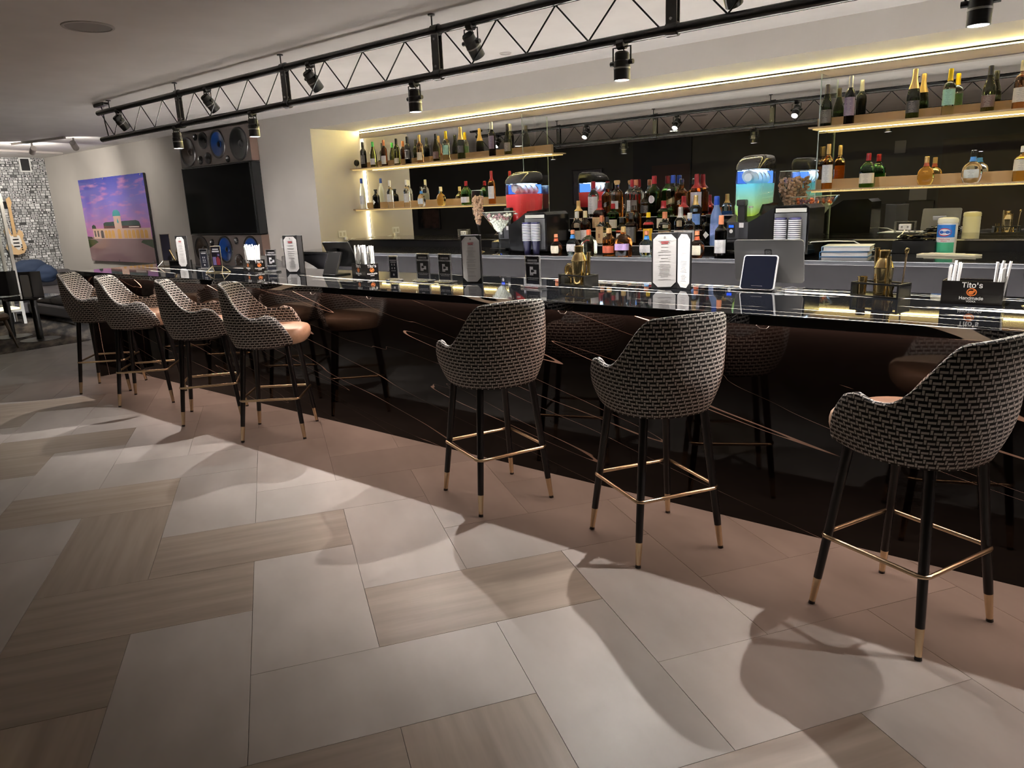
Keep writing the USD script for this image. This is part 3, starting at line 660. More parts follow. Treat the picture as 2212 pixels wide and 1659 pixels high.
def at_(loc, rz, x, y, z=.0055):
    c, s = math.cos(rz), math.sin(rz); return (loc[0] + c * x - s * y, loc[1] + s * x + c * y, loc[2] + z)
def shaker(label, p, s=1.0):
    t = thing('cocktail_shaker', label, 'cocktail shaker', p)
    pr_ = [(r * s, z * s) for r, z in SHAKER]
    obj('cup', lathe(pr_[:5], 28), GOLD, t, smooth=40); obj('strainer_top', lathe([(.0405 * s, .1255 * s)] + pr_[5:10], 28), GOLD, t, smooth=40); obj('cap', lathe([(.0238 * s, .1722 * s), (.0238 * s, .2 * s), (.021 * s, .206 * s), (0, .2075 * s)], 24), GOLD, t, smooth=40)
def stick(name, label, cat, p, rz, lean, L, r0, r1, head=None):
    t = thing(name, label, cat, p, rz)
    e = (lean[0], lean[1], L)
    obj('handle', cyl((0, 0, 0), e, r0, r1, 12), BRASS if name == 'bar_spoon' else GOLD, t, smooth=40)
    if head: obj('end', mv((head[0] @ mat_to(e).T, head[1]), e), GOLD, t, smooth=40)
knob = lathe([(0, -.014), (.008, -.011), (.011, 0), (.008, .011), (0, .014)], 12)
c1 = ((-7.13, 3.63, ZT), .1); tool_caddy('solid black caddy with gold shaker and leaning muddler at the far end', *c1, w=.21, solid=True)
shaker('gold shaker in the black caddy at the far end of the bar', at_(*c1, .03, 0), 1.12)
stick('muddler', 'pale gold muddler leaning out of the far caddy', 'muddler', at_(*c1, -.045, 0), .1, (-.115, 0), .155, .007, .010)
c2 = ((-2.405, 3.60, ZT), -.24); tool_caddy('black open caddy with gold shaker and round strainer', *c2)
shaker('gold shaker beside a round strainer in the black caddy', at_(*c2, .012, .0), 1.10)
t = thing('strainer', 'round gold coil strainer standing in the black caddy', 'strainer', at_(*c2, -.062, -.01, .085), -.2)
obj('coil', join(*[mv((lambda v, f: (v[:, [0, 2, 1]], f[:, ::-1]))(*tube([(r * math.cos(a), r * math.sin(a), 0) for a in np.linspace(0, 2 * PI, 28)[:-1]], .0035, 6, True))) for r in (.040, .031, .022)]), GOLD, t, smooth=60)
obj('plate', mv((lambda v, f: (v[:, [0, 2, 1]], f))(*disc((0, 0, 0), (0, 0, 1), .030, 20)), (0, .004, 0)), GOLD, t)
obj('handle', box(-.006, .002, -.079, .006, .005, -.03), GOLD, t)
stick('muddler', 'gold muddler upright behind the shaker beside the strainer', 'muddler', at_(*c2, .068, .02), -.2, (.004, 0), .19, .009, .011)
t = thing('jigger', 'small gold jigger in the right of the strainer caddy', 'jigger', at_(*c2, .092, -.02)); obj('cup', lathe([(.013, 0), (.006, .03), (.013, .075), (.012, .075), (.005, .03), (0, .028)], 18), GOLD, t, smooth=40)
c3 = ((-.795, 3.70, ZT), -.28); tool_caddy('black open caddy crowded with gold bar tools, near the right edge', *c3)
shaker('gold shaker among bar tools in the right-hand caddy', at_(*c3, .0, .015), 1.0)
stick('muddler', 'thick gold muddler left of the shaker in the right-hand caddy', 'muddler', at_(*c3, -.035, .02), -.28, (-.004, 0), .215, .009, .0125)
stick('tongs', 'flat gold tongs right of the shaker in the right-hand caddy', 'tongs', at_(*c3, .045, -.02), -.28, (-.006, 0), .18, .008, .011)
stick('bar_spoon', 'twisted gold spoon leaning right in the right-hand caddy', 'bar spoon', at_(*c3, .085, .02), -.28, (.012, 0), .205, .003, .004, knob)
t = thing('jigger', 'gold jigger low at the left of the right-hand caddy', 'jigger', at_(*c3, -.075, -.025)); obj('cup', lathe([(.018, 0), (.019, .05), (.021, .085), (.019, .085), (.017, .05), (0, .01)], 18), GOLD, t, smooth=40)
t = thing('jigger', 'dark gold jigger at the right end of the right-hand caddy', 'jigger', at_(*c3, .065, -.03)); obj('cup', lathe([(.013, 0), (.007, .022), (.015, .055), (.013, .055), (.005, .022), (0, .02)], 18), GOLD, t, smooth=40)

# tablets
SLATE = pm((.085, .085, .088), .38); SCREEN = pm((.004, .005, .010), .08)
def rrect(w, h, r, n=5):
    p = []
    for cx, cz, a0 in ((w / 2 - r, h - r, 0), (r - w / 2, h - r, PI / 2), (r - w / 2, r, PI), (w / 2 - r, r, 1.5 * PI)):
        for k in range(n + 1): a = a0 + PI / 2 * k / n; p.append((cx + r * math.cos(a), cz + r * math.sin(a)))
    return p
def tilt_at(mesh, rx, off, rz=0.0): return mv(mv(mesh, rx=rx), off, rz)
t = thing('register_stand', 'grey till screen with a small black customer tablet before it, right part of bar', 'till', (-1.37, 3.70, ZT), .05)
obj('display', tilt_at(poly(rrect(.352, .225, .016), -.010, .0), .22, (.02, .125, .035)), SLATE, t, smooth=30, label='dark grey till screen seen from behind')
lg = obj('logo', tilt_at(join(poly(rrect(.038, .038, .008), -.0115, -.0103)), .22, (.02, .125 - .0305, .035 + .137)), BLACK, t)
obj('logo_square', tilt_at(join(*[poly(rr, -.0128, -.0118) for rr in ([(-.011, .008), (.011, .008), (.011, .011), (-.011, .011)], [(-.011, .027), (.011, .027), (.011, .030), (-.011, .030)], [(-.011, .011), (-.008, .011), (-.008, .027), (-.011, .027)], [(.008, .011), (.011, .011), (.011, .027), (.008, .027)], [(-.004, .015), (.004, .015), (.004, .023), (-.004, .023)])]), .22, (.02, .125 - .0305, .035 + .137)), pm((.06, .06, .062), .5), lg)
obj('stand', join(tilt_at(box(-.06, .0, .0, .06, .012, .19), -.42, (.01, .03, .004)), box(-.085, .0, 0, .085, .13, .008)), SLATE, t)
tb = obj('customer_tablet', tilt_at(poly(rrect(.176, .182, .014), -.012, 0), -.36, (-.005, .0, .004)), pm((.42, .42, .43), .35), t, smooth=30)
obj('screen', tilt_at(poly(rrect(.164, .170, .010), -.0128, -.0122), -.36, (-.005, .0, .010)), SCREEN, tb)
obj('card_slot', tilt_at(box(-.028, -.0135, .012, .028, -.0129, .015), -.36, (-.005, 0, .010)), pm((.03, .03, .035), .4), tb)
obj('cable', tube([(.09, .05, .006), (.12, .06, .012), (.15, .09, .016), (.17, .12, .006), (.19, .17, .004)], .002, 6), GREY, t)
t = thing('register_stand', 'dark till screen tilted back on a black angled stand, left part of bar', 'till', (-4.62, 3.53, ZT), .05)
obj('display', tilt_at(poly(rrect(.30, .215, .014), -.009, .0), .47, (.02, .14, .06)), pm((.028, .028, .03), .35), t, smooth=30)
obj('logo', tilt_at(mv(poly(rrect(.03, .03, .006), -.0104, -.0094), (0, 0, .13)), .47, (.02, .14, .06)), BLACK_GLOSS, t)
obj('stand', join(tilt_at(rbox(-.072, -.012, 0, .072, 0, .185, .003), -.42, (.0, -.02, .003)), ), BLACK, t)
obj('stand_edge', join(*[tilt_at(box(s * .0735 - .0015, -.013, .002, s * .0735 + .0015, .001, .184), -.42, (.0, -.02, .003)) for s in (-1, 1)]), STEEL, t)
obj('foot', rbox(-.076, -.035, 0, .076, .12, .010, .003), BLACK, t)
t = thing('metal_dish', 'small round metal dish at the right edge of the bar', 'dish', (-.19, 3.515, ZT)); obj('rim', lathe([(.02, .001), (.034, .002), (.045, .013), (.048, .013), (.037, .0), (.0, 0)], 28), CHROME, t, smooth=40); obj('content', lathe([(0, .008), (.03, .008)], 20), PAPER, t)

# ================================================================== BOTTLES
_glass = {}
def glassm(color, rough=.02, tr=1.0):
    k = (color, rough, tr)
    if k not in _glass:
        _glass[k] = usdkit.material(stage, LK(f'bottle_glass_{len(_glass):02d}'), {'p': ('principled_bsdf', dict(base_color=color, roughness=rough, transmission_weight=tr, ior=1.40))}, surface='p.BSDF')
    return _glass[k]
G = dict(clear=(.93, .95, .93), pale=(.88, .90, .62), lime=(.62, .72, .22), green=(.10, .30, .06), dgreen=(.055, .09, .022), olive=(.16, .17, .05), black=(.012, .012, .014), brown=(.09, .028, .010),
         amber=(.78, .34, .06), whisky=(.62, .22, .045), gold=(.90, .66, .18), rose=(.92, .55, .30), blue=(.45, .66, .86), red=(.60, .05, .04), frost=(.80, .84, .84), ice=(.30, .45, .85))
def striped(base, ink, sc):
    M = lambda t, **k: ('math', dict(math_type=t, **k))
    n = {'g': ('texture_coordinate', {}), 's': ('separate_xyz', {}), 'z': M('multiply', value2=sc), 'f': M('fraction'), 'l': M('less_than', value2=.38), 'fl': M('floor'), 'w': ('white_noise_texture', dict(dimensions='1D')), 'w2': ('map_range', dict(to_min=.004, to_max=.024)), 'ax': M('absolute'), 'in': M('less_than'),
         'a': M('multiply'), 'c': ('mix_color', dict(a=base, b=ink)), 'p': ('principled_bsdf', dict(roughness=.55))}
    l = [('g.object', 's.vector'), ('s.z', 'z.value1'), ('z.value', 'f.value1'), ('f.value', 'l.value1'), ('z.value', 'fl.value1'), ('fl.value', 'w.w'), ('w.value', 'w2.value'), ('s.x', 'ax.value1'), ('ax.value', 'in.value1'), ('w2.result', 'in.value2'), ('in.value', 'a.value1'), ('l.value', 'a.value2'), ('a.value', 'c.fac'), ('c.result', 'p.base_color')]
    return n, l
_lab = {}
def labelm(base, ink=(.08, .07, .06), sc=190):
    ink = tuple(.45 * a + .55 * b for a, b in zip(ink, base))
    k = (base, ink, sc)
    if k not in _lab:
        n, l = striped(base, ink, sc); _lab[k] = usdkit.material(stage, LK(f'label_print_{len(_lab):02d}'), n, l, surface='p.BSDF')
    return _lab[k]
CREAM, WHT, TAN, BLK, TEAL, PURP, YEL, BLU, GRY = (.66, .60, .46), (.74, .73, .72), (.60, .40, .20), (.025, .022, .022), (.32, .55, .42), (.16, .12, .18), (.85, .50, .03), (.18, .34, .75), (.45, .44, .43)
SHAPES = {  # (radius share, height share): sh = where the shoulder starts, radii in metres at height .30
    'bordeaux': (.037, [(0, 0), (.92, 0), (1, .012), (1, .60), (.97, .645), (.80, .69), (.50, .735), (.41, .77), (.385, 1)]),
    'burgundy': (.040, [(0, 0), (.92, 0), (1, .012), (1, .44), (.97, .50), (.85, .58), (.62, .68), (.45, .76), (.38, .82), (.36, 1)]),
    'champagne': (.043, [(0, 0), (.92, 0), (1, .012), (1, .42), (.96, .50), (.80, .60), (.55, .71), (.40, .79), (.36, .86), (.40, .97), (.36, 1)]),
    'spirit': (.039, [(0, 0), (.93, 0), (1, .012), (1, .58), (.97, .63), (.80, .685), (.48, .73), (.38, .76), (.36, 1)]),
    'square': (.038, [(0, 0), (.93, 0), (1, .012), (1, .60), (.94, .645), (.62, .70), (.40, .73), (.37, 1)]),
    'apothecary': (.043, [(0, 0), (.93, 0), (1, .015), (1, .60), (.95, .66), (.70, .72), (.42, .75), (.36, .78), (.36, .92), (.46, .93), (.46, 1)]),
    'flask': (.056, [(0, 0), (.62, 0), (.80, .03), (.97, .18), (1, .32), (.92, .48), (.70, .58), (.40, .64), (.28, .68), (.26, .80), (.26, 1)]),
    'tower': (.036, [(0, 0), (.93, 0), (1, .012), (1, .50), (.94, .60), (.72, .70), (.50, .76), (.43, .82), (.40, 1)]),
    'squat': (.058, [(0, 0), (.90, 0), (1, .03), (1, .46), (.90, .60), (.60, .70), (.34, .75), (.32, 1)]),
}
def bottle(kind, label, x, y, z, h, glass, cap, capz, lab=None, lz=(.14, .45), span=150, rs=1.0, neck=None, extra=None, rot=0.0, group=None):
    """one bottle: glass, cap from share capz up, a label between the shares lz, perhaps a neck band"""
    R, prof = SHAPES[kind]; R *= rs
    t = thing('bottle', label, 'bottle', (x, y, z), rot, group)
    sq = 5.0 if kind == 'square' else (6.0 if kind == 'squat' else 0.0); sy = .62 if kind == 'flask' else 1.0
    P = [(r * R, q * h) for r, q in prof]
    def rad(q): return float(np.interp(q, [p[1] for p in prof], [p[0] for p in prof])) * R
    cut = [p for p in P if p[1] < capz * h - 1e-6] + [(rad(capz), capz * h), (0, capz * h)]
    if isinstance(glass, str): gm = glassm(G[glass]) if glass not in ('frost', 'ice') else glassm(G[glass], .35, .55)
    else: gm = glass
    obj('glass', lathe(cut, 20, 1, sy, sq), gm, t, smooth=40)
    r = rad(.995) * 1.06
    qs = np.linspace(capz, .985, 5)
    obj('cap', lathe([(0, capz * h + .0003)] + [(rad(q) * 1.06 + .0006, q * h + .0003 * (q == capz)) for q in qs] + [(r * .85, h), (0, h)], 14), cap, t, smooth=40)
    if lab is not None:
        lm = lab if not isinstance(lab, tuple) else labelm(lab, BLK if sum(lab) > .5 else (.55, .50, .42), 190)
        a = math.radians(span) / 2
        zs = np.linspace(lz[0], lz[1], 5 if kind in ('flask',) else 3)
        obj('label', lathe([(rad(q) * 1.012 + .0004, q * h) for q in zs], 14, 1, sy if sy == 1 else sy * 1.03, sq, -PI / 2 - a, -PI / 2 + a), lm, t, smooth=True)
    if neck is not None:
        q0, q1, nm = neck
        obj('neck_band', lathe([(rad(q) * 1.06 + .0004, q * h) for q in (q0, (q0 + q1) / 2, q1)], 14), nm, t, smooth=40)
    if extra: extra(t, h, rad)
    return t
CAP = dict(black=pm((.012, .012, .012), .4), green=pm(S(70, 170, 90), .4), red=pm(S(140, 20, 30), .3), orange=pm(S(165, 75, 45), .4), yellow=pm(S(225, 190, 20), .35), gold=pm((.75, .52, .22), .3, .8), silver=pm((.62, .61, .62), .3, .7), cork=pm(S(196, 160, 110), .7),
           blue=pm(S(28, 66, 160), .35), white=pm((.75, .74, .70), .45), lblue=pm(S(60, 130, 200), .4), dark=pm((.03, .022, .02), .4), cream=pm(S(225, 210, 165), .5), copper=pm(S(190, 120, 85), .35), clear=glassm((.9, .92, .9)))
ZU, ZW = SHELVES[0][2], SHELVES[1][2]; YS = 6.085
UL = [  # upper left shelf, from left
 ('bordeaux', 'slim dark wine bottle at the left end of the upper left shelf', -7.14, .302, 'black', 'black', .78, (.05, .045, .04), (.16, .50)),
 ('burgundy', 'green wine bottle with bright green cap and white label, upper left shelf', -6.96, .291, 'olive', 'green', .80, WHT, (.10, .34)),
 ('bordeaux', 'dark wine bottle with copper cap and white label, upper left shelf', -6.767, .295, 'brown', 'copper', .78, WHT, (.08, .40)),
 ('bordeaux', 'olive wine bottle with black cap and low pale label, upper left shelf', -6.548, .294, 'olive', 'black', .80, CREAM, (.06, .26)),
 ('bordeaux', 'black wine bottle with framed picture label, upper left shelf', -6.365, .30, 'black', 'black', .76, 'frame', (.18, .52)),
 ('spirit', 'amber rose bottle with gold cap on the upper left shelf', -6.167, .304, 'rose', 'gold', .76, CREAM, (.10, .38)),
 ('burgundy', 'sloping-shouldered dark bottle with black cap, middle of the upper left shelf', -5.911, .291, 'olive', 'black', .82, (.10, .05, .04), (.10, .36)),
 ('spirit', 'pale bottle with yellow cap and teal label, upper left shelf', -5.758, .308, 'pale', 'yellow', .74, TEAL, (.20, .52)),
 ('champagne', 'sparkling wine bottle with gold foil neck, upper left shelf', -5.539, .330, 'dgreen', 'gold', .60, BLK, (.20, .42)),
 ('bordeaux', 'tall bottle with silver cap and purple label, upper left shelf', -5.103, .339, 'black', 'silver', .78, PURP, (.22, .60)),
 ('burgundy', 'olive wine bottle with dark cap at the right end, beside the glass fin', -4.893, .301, 'olive', 'dark', .80, (.12, .10, .08), (.12, .40))]
def framed(t, h, rad):
    r = rad(.3) * 1.03
    obj('frame_print', lathe([(r + .0006, .19 * h), (r + .0006, .215 * h)], 10, 1, 1, 0, -PI / 2 - .75, -PI / 2 + .75), pm((.7, .69, .66), .5), t)
    obj('frame_print', lathe([(r + .0006, .49 * h), (r + .0006, .515 * h)], 10, 1, 1, 0, -PI / 2 - .75, -PI / 2 + .75), pm((.7, .69, .66), .5), t)
    obj('figure_print', lathe([(r + .0006, .24 * h), (r + .0006, .46 * h)], 6, 1, 1, 0, -PI / 2 - .22, -PI / 2 + .16), pm((.6, .58, .54), .5), t)
def row(L, z, y=YS, group=None, k_=1.0):
    for i_, (k, l, x, h, g, c, cz, lab, lz, *o) in enumerate(L):
        kw = o[0] if o else {}
        if lab == 'frame': lab = BLK; kw = dict(kw, extra=framed)
        kw = dict(kw, rs=kw.get('rs', 1.0) * k_ * (1.16 if k_ > 1 else 1.0))
        bottle(k, l, x * k_, y + ((.034 if i_ % 2 else -.034) if k_ > 1 else 0), z, h * k_, g, CAP[c], cz, lab, lz, group=group, **kw)
row(UL, ZU, group='bottles on the upper left shelf')
BLUEN = (.66, .80, CAP['lblue']); ORN = (.66, .80, CAP['orange'])
def diamond(t, h, rad):
    r = rad(.3) + .0012; s = .030
    a = [(-s, 0), (0, -s), (s, 0), (0, s)]
    v = np.array([[r * math.sin(x / r * .9), -r * math.cos(x / r * .9) - .0006, .33 * h + z] for x, z in a] + [[0, -r - .001, .33 * h]]); obj('diamond_print', (v, np.array([(0, 1, 4), (1, 2, 4), (2, 3, 4), (3, 0, 4)])), pm((.70, .68, .62), .5), t)
LL = [
 ('tower', 'tall frosted bottle with blue cap, left end of the lower left shelf', -7.218, .363, 'frost', 'blue', .84, (.62, .66, .72), (.16, .44)),
 ('apothecary', 'squat black bottle with pale diamond label, lower left shelf', -6.973, .225, 'black', 'black', .90, None, (.1, .4), dict(extra=diamond)),
 ('spirit', 'clear bottle with white cap, nearest the squat black bottle on the shelf', -6.715, .316, 'clear', 'white', .80, (.62, .62, .60), (.22, .50)),
 ('spirit', 'clear bottle with white cap, left of the round blue-necked bottle', -6.429, .311, 'clear', 'white', .80, (.55, .55, .53), (.18, .50)),
 ('flask', 'round clear bottle with blue neck band, lower left shelf', -6.193, .219, 'clear', 'clear', .80, (.60, .68, .72), (.14, .42), dict(neck=BLUEN, span=100)),
 ('flask', 'round golden bottle with pale cap, lower left shelf', -5.881, .207, 'gold', 'cream', .76, None, (.1, .4), dict(rs=1.08)),
 ('squat', 'broad green bottle with red cap and white label, behind the tall cork glass', -5.499, .251, 'green', 'red', .80, WHT, (.10, .34), dict(rs=.86)),
 ('spirit', 'amber bottle with long red cap and white label, right end of the lower left shelf', -5.135, .337, 'whisky', 'red', .70, WHT, (.16, .54))]
row(LL, ZW, group='bottles on the lower left shelf')
UR = [
 ('burgundy', 'dark olive wine bottle at the left end of the upper right shelf', -1.783, .301, 'dgreen', 'dark', .78, (.09, .08, .07), (.08, .40)),
 ('bordeaux', 'tall dark bottle with silver cap and purple label, upper right shelf', -1.619, .342, 'black', 'silver', .76, PURP, (.18, .56)),
 ('champagne', 'black sparkling wine bottle with gold foil neck, upper right shelf', -1.196, .332, 'dgreen', 'gold', .60, BLK, (.12, .36)),
 ('spirit', 'pale bottle with gold-green cap and teal label, upper right shelf', -.976, .305, 'pale', 'yellow', .74, TEAL, (.22, .56)),
 ('burgundy', 'broad dark olive bottle with black cap, upper right shelf', -.742, .292, 'olive', 'black', .80, (.10, .06, .05), (.10, .36)),
 ('spirit', 'rose-coloured bottle with cream label at the right edge, upper right shelf', -.562, .301, 'rose', 'cream', .78, (.62, .56, .46), (.14, .44), dict(rs=1.1))]
row(UR, SHELVES[2][2], group='bottles on the upper right shelf')
LR = [
 ('spirit', 'amber whisky bottle with pale gold cap and white label, lower right shelf', -1.748, .333, 'amber', 'gold', .78, WHT, (.14, .54)),
 ('squat', 'broad green bottle with dark red cap and cream label, lower right shelf', -1.460, .247, 'green', 'red', .78, CREAM, (.12, .42), dict(rs=.84)),
 ('flask', 'small round golden bottle with orange print, lower right shelf', -1.073, .197, 'gold', 'gold', .78, None, (.1, .4), dict(neck=ORN)),
 ('flask', 'large round clear bottle with blue neck band, lower right shelf', -.790, .220, 'clear', 'clear', .80, (.62, .66, .62), (.16, .42), dict(neck=BLUEN, span=90, rs=1.15)),
 ('spirit', 'clear bottle with white label cut by the right edge of the photo', -.506, .227, 'gold', 'white', .82, (.66, .62, .50), (.3, .62), dict(rs=1.25))]
row(LR, SHELVES[3][2], group='bottles on the lower right shelf')

# stepped bottle stand in the middle of the back counter
sd = thing('bottle_steps', 'black stepped stand with bright edges, crowded with spirits bottles', 'bottle stand')
SX0, SX1 = -3.74, -2.19
STEP = [(5.60, 5.85, 1.154), (5.85, 6.05, 1.268), (6.05, 6.236, 1.380)]
for (y0, y1, z), kk in zip(STEP, (1.0747, 1.093, 1.1033)):
    obj('step', box(SX0 * kk, y0, ZK + .0005 if y1 < 5.86 else ZLG + .0005, SX1 * kk, y1 - .0005, z - .001), BLACK_GLOSS, sd)
    obj('step_edge', box(SX0 * kk, y0 - .003, z - .008, SX1 * kk, y0 - .0003, z - .001), pm((.66, .66, .68), .25, .5), sd)
def slant(col):
    def f(t, h, rad):
        r = rad(.4) + .0016; n = 8; V, F = [], []
        for i in range(n + 1):
            a = -.9 + 1.8 * i / n; zc = .36 * h + .05 * h * (a * .9)
            for dz in (-.035, .035): V.append((r * math.sin(a) * 1.02, -r * math.cos(a) * 1.02, zc + dz * h * 1.8))
        for i in range(n): F += [(2 * i, 2 * i + 2, 2 * i + 3), (2 * i, 2 * i + 3, 2 * i + 1)]
        obj('slanted_label', (np.array(V), np.array(F)), labelm(col, (.9, .8, .6) if sum(col) < .5 else BLK, 220), t, smooth=True)
    return f
def medal(col, q=.36, s=.03, ink=None):
    def f(t, h, rad):
        r = rad(q); n = 18; V, F = [(0, -r * 1.03 - .001, q * h)], []
        for i in range(n): a = 2 * PI * i / n; x = s * math.cos(a); V.append((r * 1.03 * math.sin(min(1.2, max(-1.2, x / r))), -r * 1.03 * math.cos(min(1.2, max(-1.2, x / r))) - .001, q * h + 1.15 * s * math.sin(a)))
        for i in range(n): F.append((0, 1 + (i + 1) % n, 1 + i))
        obj('round_label', (np.array(V), np.array(F)[:, ::-1]), labelm(col, ink or BLK, 220), t)
    return f
def hangtag(t, h, rad):
    obj('hang_tag', poly([(-.062, .02), (-.034, .02), (-.028, .075), (-.038, .088), (-.056, .085)], -.056, -.054), pm((.72, .70, .68), .6), t)
    obj('cord', tube([(-.04, -.053, .084), (-.02, -.045, .11), (.0, -.03, .125), (.02, -.02, .12)], .004, 6), CAP['red'], t)
R3 = [
 ('spirit', 'red-capped clear spirit with white and red label, left end of the top step', -3.526, .303, 'clear', 'red', .80, WHT, (.10, .58), dict(rs=1.05)),
 ('square', 'square whisky bottle with slanted black label, left half of the top step', -3.421, .287, 'whisky', 'black', .82, None, (.1, .4), dict(extra=slant(BLK))),
 ('apothecary', 'broad clear bottle with cork stopper on the top step', -3.290, .300, 'clear', 'cork', .88, GRY, (.22, .44), dict(rs=1.05, span=80)),
 ('spirit', 'clear bottle with red cork top and plain white label, top step', -3.179, .302, 'clear', 'red', .80, (.62, .60, .58), (.14, .44)),
 ('spirit', 'clear bottle with copper stopper, middle of the top step', -3.109, .298, 'clear', 'copper', .84, None, (.1, .4)),
 ('squat', 'wide amber decanter bottle with big black label, top step', -3.020, .215, 'amber', 'clear', .84, BLK, (.12, .52), dict(rs=.92)),
 ('spirit', 'green vermouth bottle with red cap and round white label, top step', -2.940, .319, 'green', 'red', .80, None, (.1, .4), dict(rs=1.12, extra=medal((.62, .60, .60), .42, .03, (.3, .05, .1)))),
 ('square', 'clear bottle with slanted gold and blue label, top step', -2.804, .318, 'clear', 'blue', .80, None, (.1, .4), dict(rs=1.05, extra=slant((.50, .42, .22)))),
 ('square', 'whisky bottle with slanted black label, right half of the top step', -2.699, .285, 'whisky', 'clear', .84, None, (.1, .4), dict(rs=1.05, extra=slant(BLK))),
 ('spirit', 'amber bottle with long red wax cap and tall label, right end of top step', -2.598, .315, 'whisky', 'red', .66, (.66, .66, .76), (.08, .56), dict(rs=1.05))]
row(R3, 1.380, 6.145, 'bottles on the top step', 1.1033)
R2 = [
 ('spirit', 'dark bottle with tall pale gold cap and tan label, left end of the middle step', -3.596, .250, 'brown', 'gold', .66, (.62, .50, .36), (.10, .42), dict(rs=.92)),
 ('squat', 'square dark whisky bottle with red wax neck and tan label, middle step', -3.419, .245, 'brown', 'red', .68, TAN, (.08, .44), dict(rs=.78)),
 ('square', 'green whiskey bottle with red cap and cream label, middle step', -3.252, .217, 'green', 'red', .80, CREAM, (.08, .40), dict(rs=.95)),
 ('squat', 'cut-glass decanter of amber whisky on the middle step', -3.090, .195, 'whisky', 'clear', .80, None, (.1, .4), dict(rs=.85)),
 ('spirit', 'green bottle with dark red cap and large cream label, middle step', -2.787, .225, 'green', 'red', .74, CREAM, (.06, .40), dict(rs=1.15)),
 ('spirit', 'slim bottle with bright red neck and cream label, middle step', -2.644, .255, 'red', 'red', .66, (.66, .52, .34), (.08, .42)),
 ('spirit', 'clear bottle with gold cap and blue label, right end of the middle step', -2.514, .257, 'blue', 'gold', .72, BLU, (.14, .46), dict(rs=.95))]
row(R2, 1.268, 5.945, 'bottles on the middle step', 1.093)
R1 = [
 ('apothecary', 'black round-shouldered bottle with pale diamond label, left end of the lowest step', -3.681, .206, 'black', 'black', .90, None, (.1, .4), dict(extra=diamond, rs=.9)),
 ('spirit', 'clear bottle with white cap and cream label, left end of the lowest step', -3.565, .273, 'clear', 'white', .80, CREAM, (.14, .42), dict(rs=.98)),
 ('spirit', 'dark-filled bottle with pale cap and printed white label, lowest step', -3.440, .277, 'brown', 'cream', .80, (.68, .60, .56), (.14, .44), dict(rs=.95)),
 ('square', 'bottle wrapped in a tan label with a round brown stamp, left half of lowest step', -3.319, .235, 'clear', 'copper', .78, TAN, (.04, .62), dict(rs=.95, extra=medal((.30, .14, .06), .3, .016))),
 ('spirit', 'golden liqueur bottle, lowest step, just left of the black rum', -3.225, .225, 'gold', 'black', .80, (.62, .50, .30), (.12, .44), dict(rs=.8)),
 ('spirit', 'black rum bottle with orange band over a white label, lowest step', -3.126, .212, 'brown', 'black', .82, (.66, .62, .58), (.06, .42), dict(rs=1.0, neck=(.46, .54, CAP['orange']))),
 ('square', 'square whiskey bottle with black and white label, lowest step', -3.002, .253, 'brown', 'black', .80, (.10, .095, .09), (.08, .56), dict(rs=1.05)),
 ('spirit', 'dark coffee liqueur bottle with yellow cap and yellow arched label, lowest step', -2.882, .250, 'brown', 'yellow', .84, YEL, (.04, .50), dict(rs=.92, neck=(.62, .70, CAP['red']))),
 ('spirit', 'clear vodka bottle with tan label and round brown stamp, lowest step', -2.706, .253, 'clear', 'copper', .80, TAN, (.08, .42), dict(rs=1.08, extra=medal((.30, .14, .06), .2, .015))),
 ('spirit', 'clear bottle with white label and silver neck, lowest step', -2.605, .285, 'clear', 'silver', .72, (.66, .60, .54), (.10, .38), dict(rs=1.05)),
 ('spirit', 'clear bottle with white label and red mark, right half of lowest step', -2.498, .241, 'clear', 'white', .82, WHT, (.10, .46), dict(rs=.98)),
 ('apothecary', 'black bottle with pale diamond label, right end of the lowest step', -2.372, .225, 'black', 'black', .90, None, (.1, .4), dict(extra=diamond, rs=1.0)),
 ('tower', 'tall frosted blue bottle with blue cap beside the right drink machine', -2.285, .356, 'ice', 'blue', .82, (.30, .40, .80), (.2, .44), dict(rs=1.05))]
row(R1, 1.154, 5.70, 'bottles on the lowest step', 1.0747)
R0 = [
 ('flask', 'small round brown bottle with orange neck, left end of counter row', -3.616, .175, 'brown', 'copper', .84, CREAM, (.10, .46), dict(neck=ORN, span=90, rs=.88)),
 ('flask', 'round clear bottle with blue neck and round white label, left in the counter row', -3.493, .205, 'blue', 'copper', .84, WHT, (.14, .44), dict(neck=BLUEN, span=90)),
 ('squat', 'square clear bottle with white hang tag on a red cord, counter row', -3.290, .210, 'pale', 'orange', .80, None, (.1, .4), dict(extra=hangtag, rs=.82)),
 ('spirit', 'amber bourbon bottle with red and cream label, counter row', -3.142, .216, 'whisky', 'cork', .82, (.55, .12, .06), (.10, .36), dict(rs=1.15)),
 ('squat', 'cut-glass whisky bottle with purple label, counter row', -2.969, .229, 'whisky', 'amber' if False else 'gold', .82, (.30, .20, .38), (.22, .44), dict(rs=.84)),
 ('flask', 'round clear bottle with blue neck, left of the open menu', -2.802, .192, 'blue', 'copper', .84, WHT, (.14, .44), dict(neck=BLUEN, span=90)),
 ('flask', 'small round brown bottle with orange neck, right of the open menu', -2.351, .192, 'brown', 'copper', .84, CREAM, (.10, .46), dict(neck=ORN, span=90, rs=.92)),
 ('bordeaux', 'dark red wine bottle with copper cap and white label, right end of the counter row', -2.198, .298, 'black', 'copper', .78, WHT, (.10, .42))]
row(R0, ZK, 5.125, 'bottles standing on the counter before the steps', 1.0001)

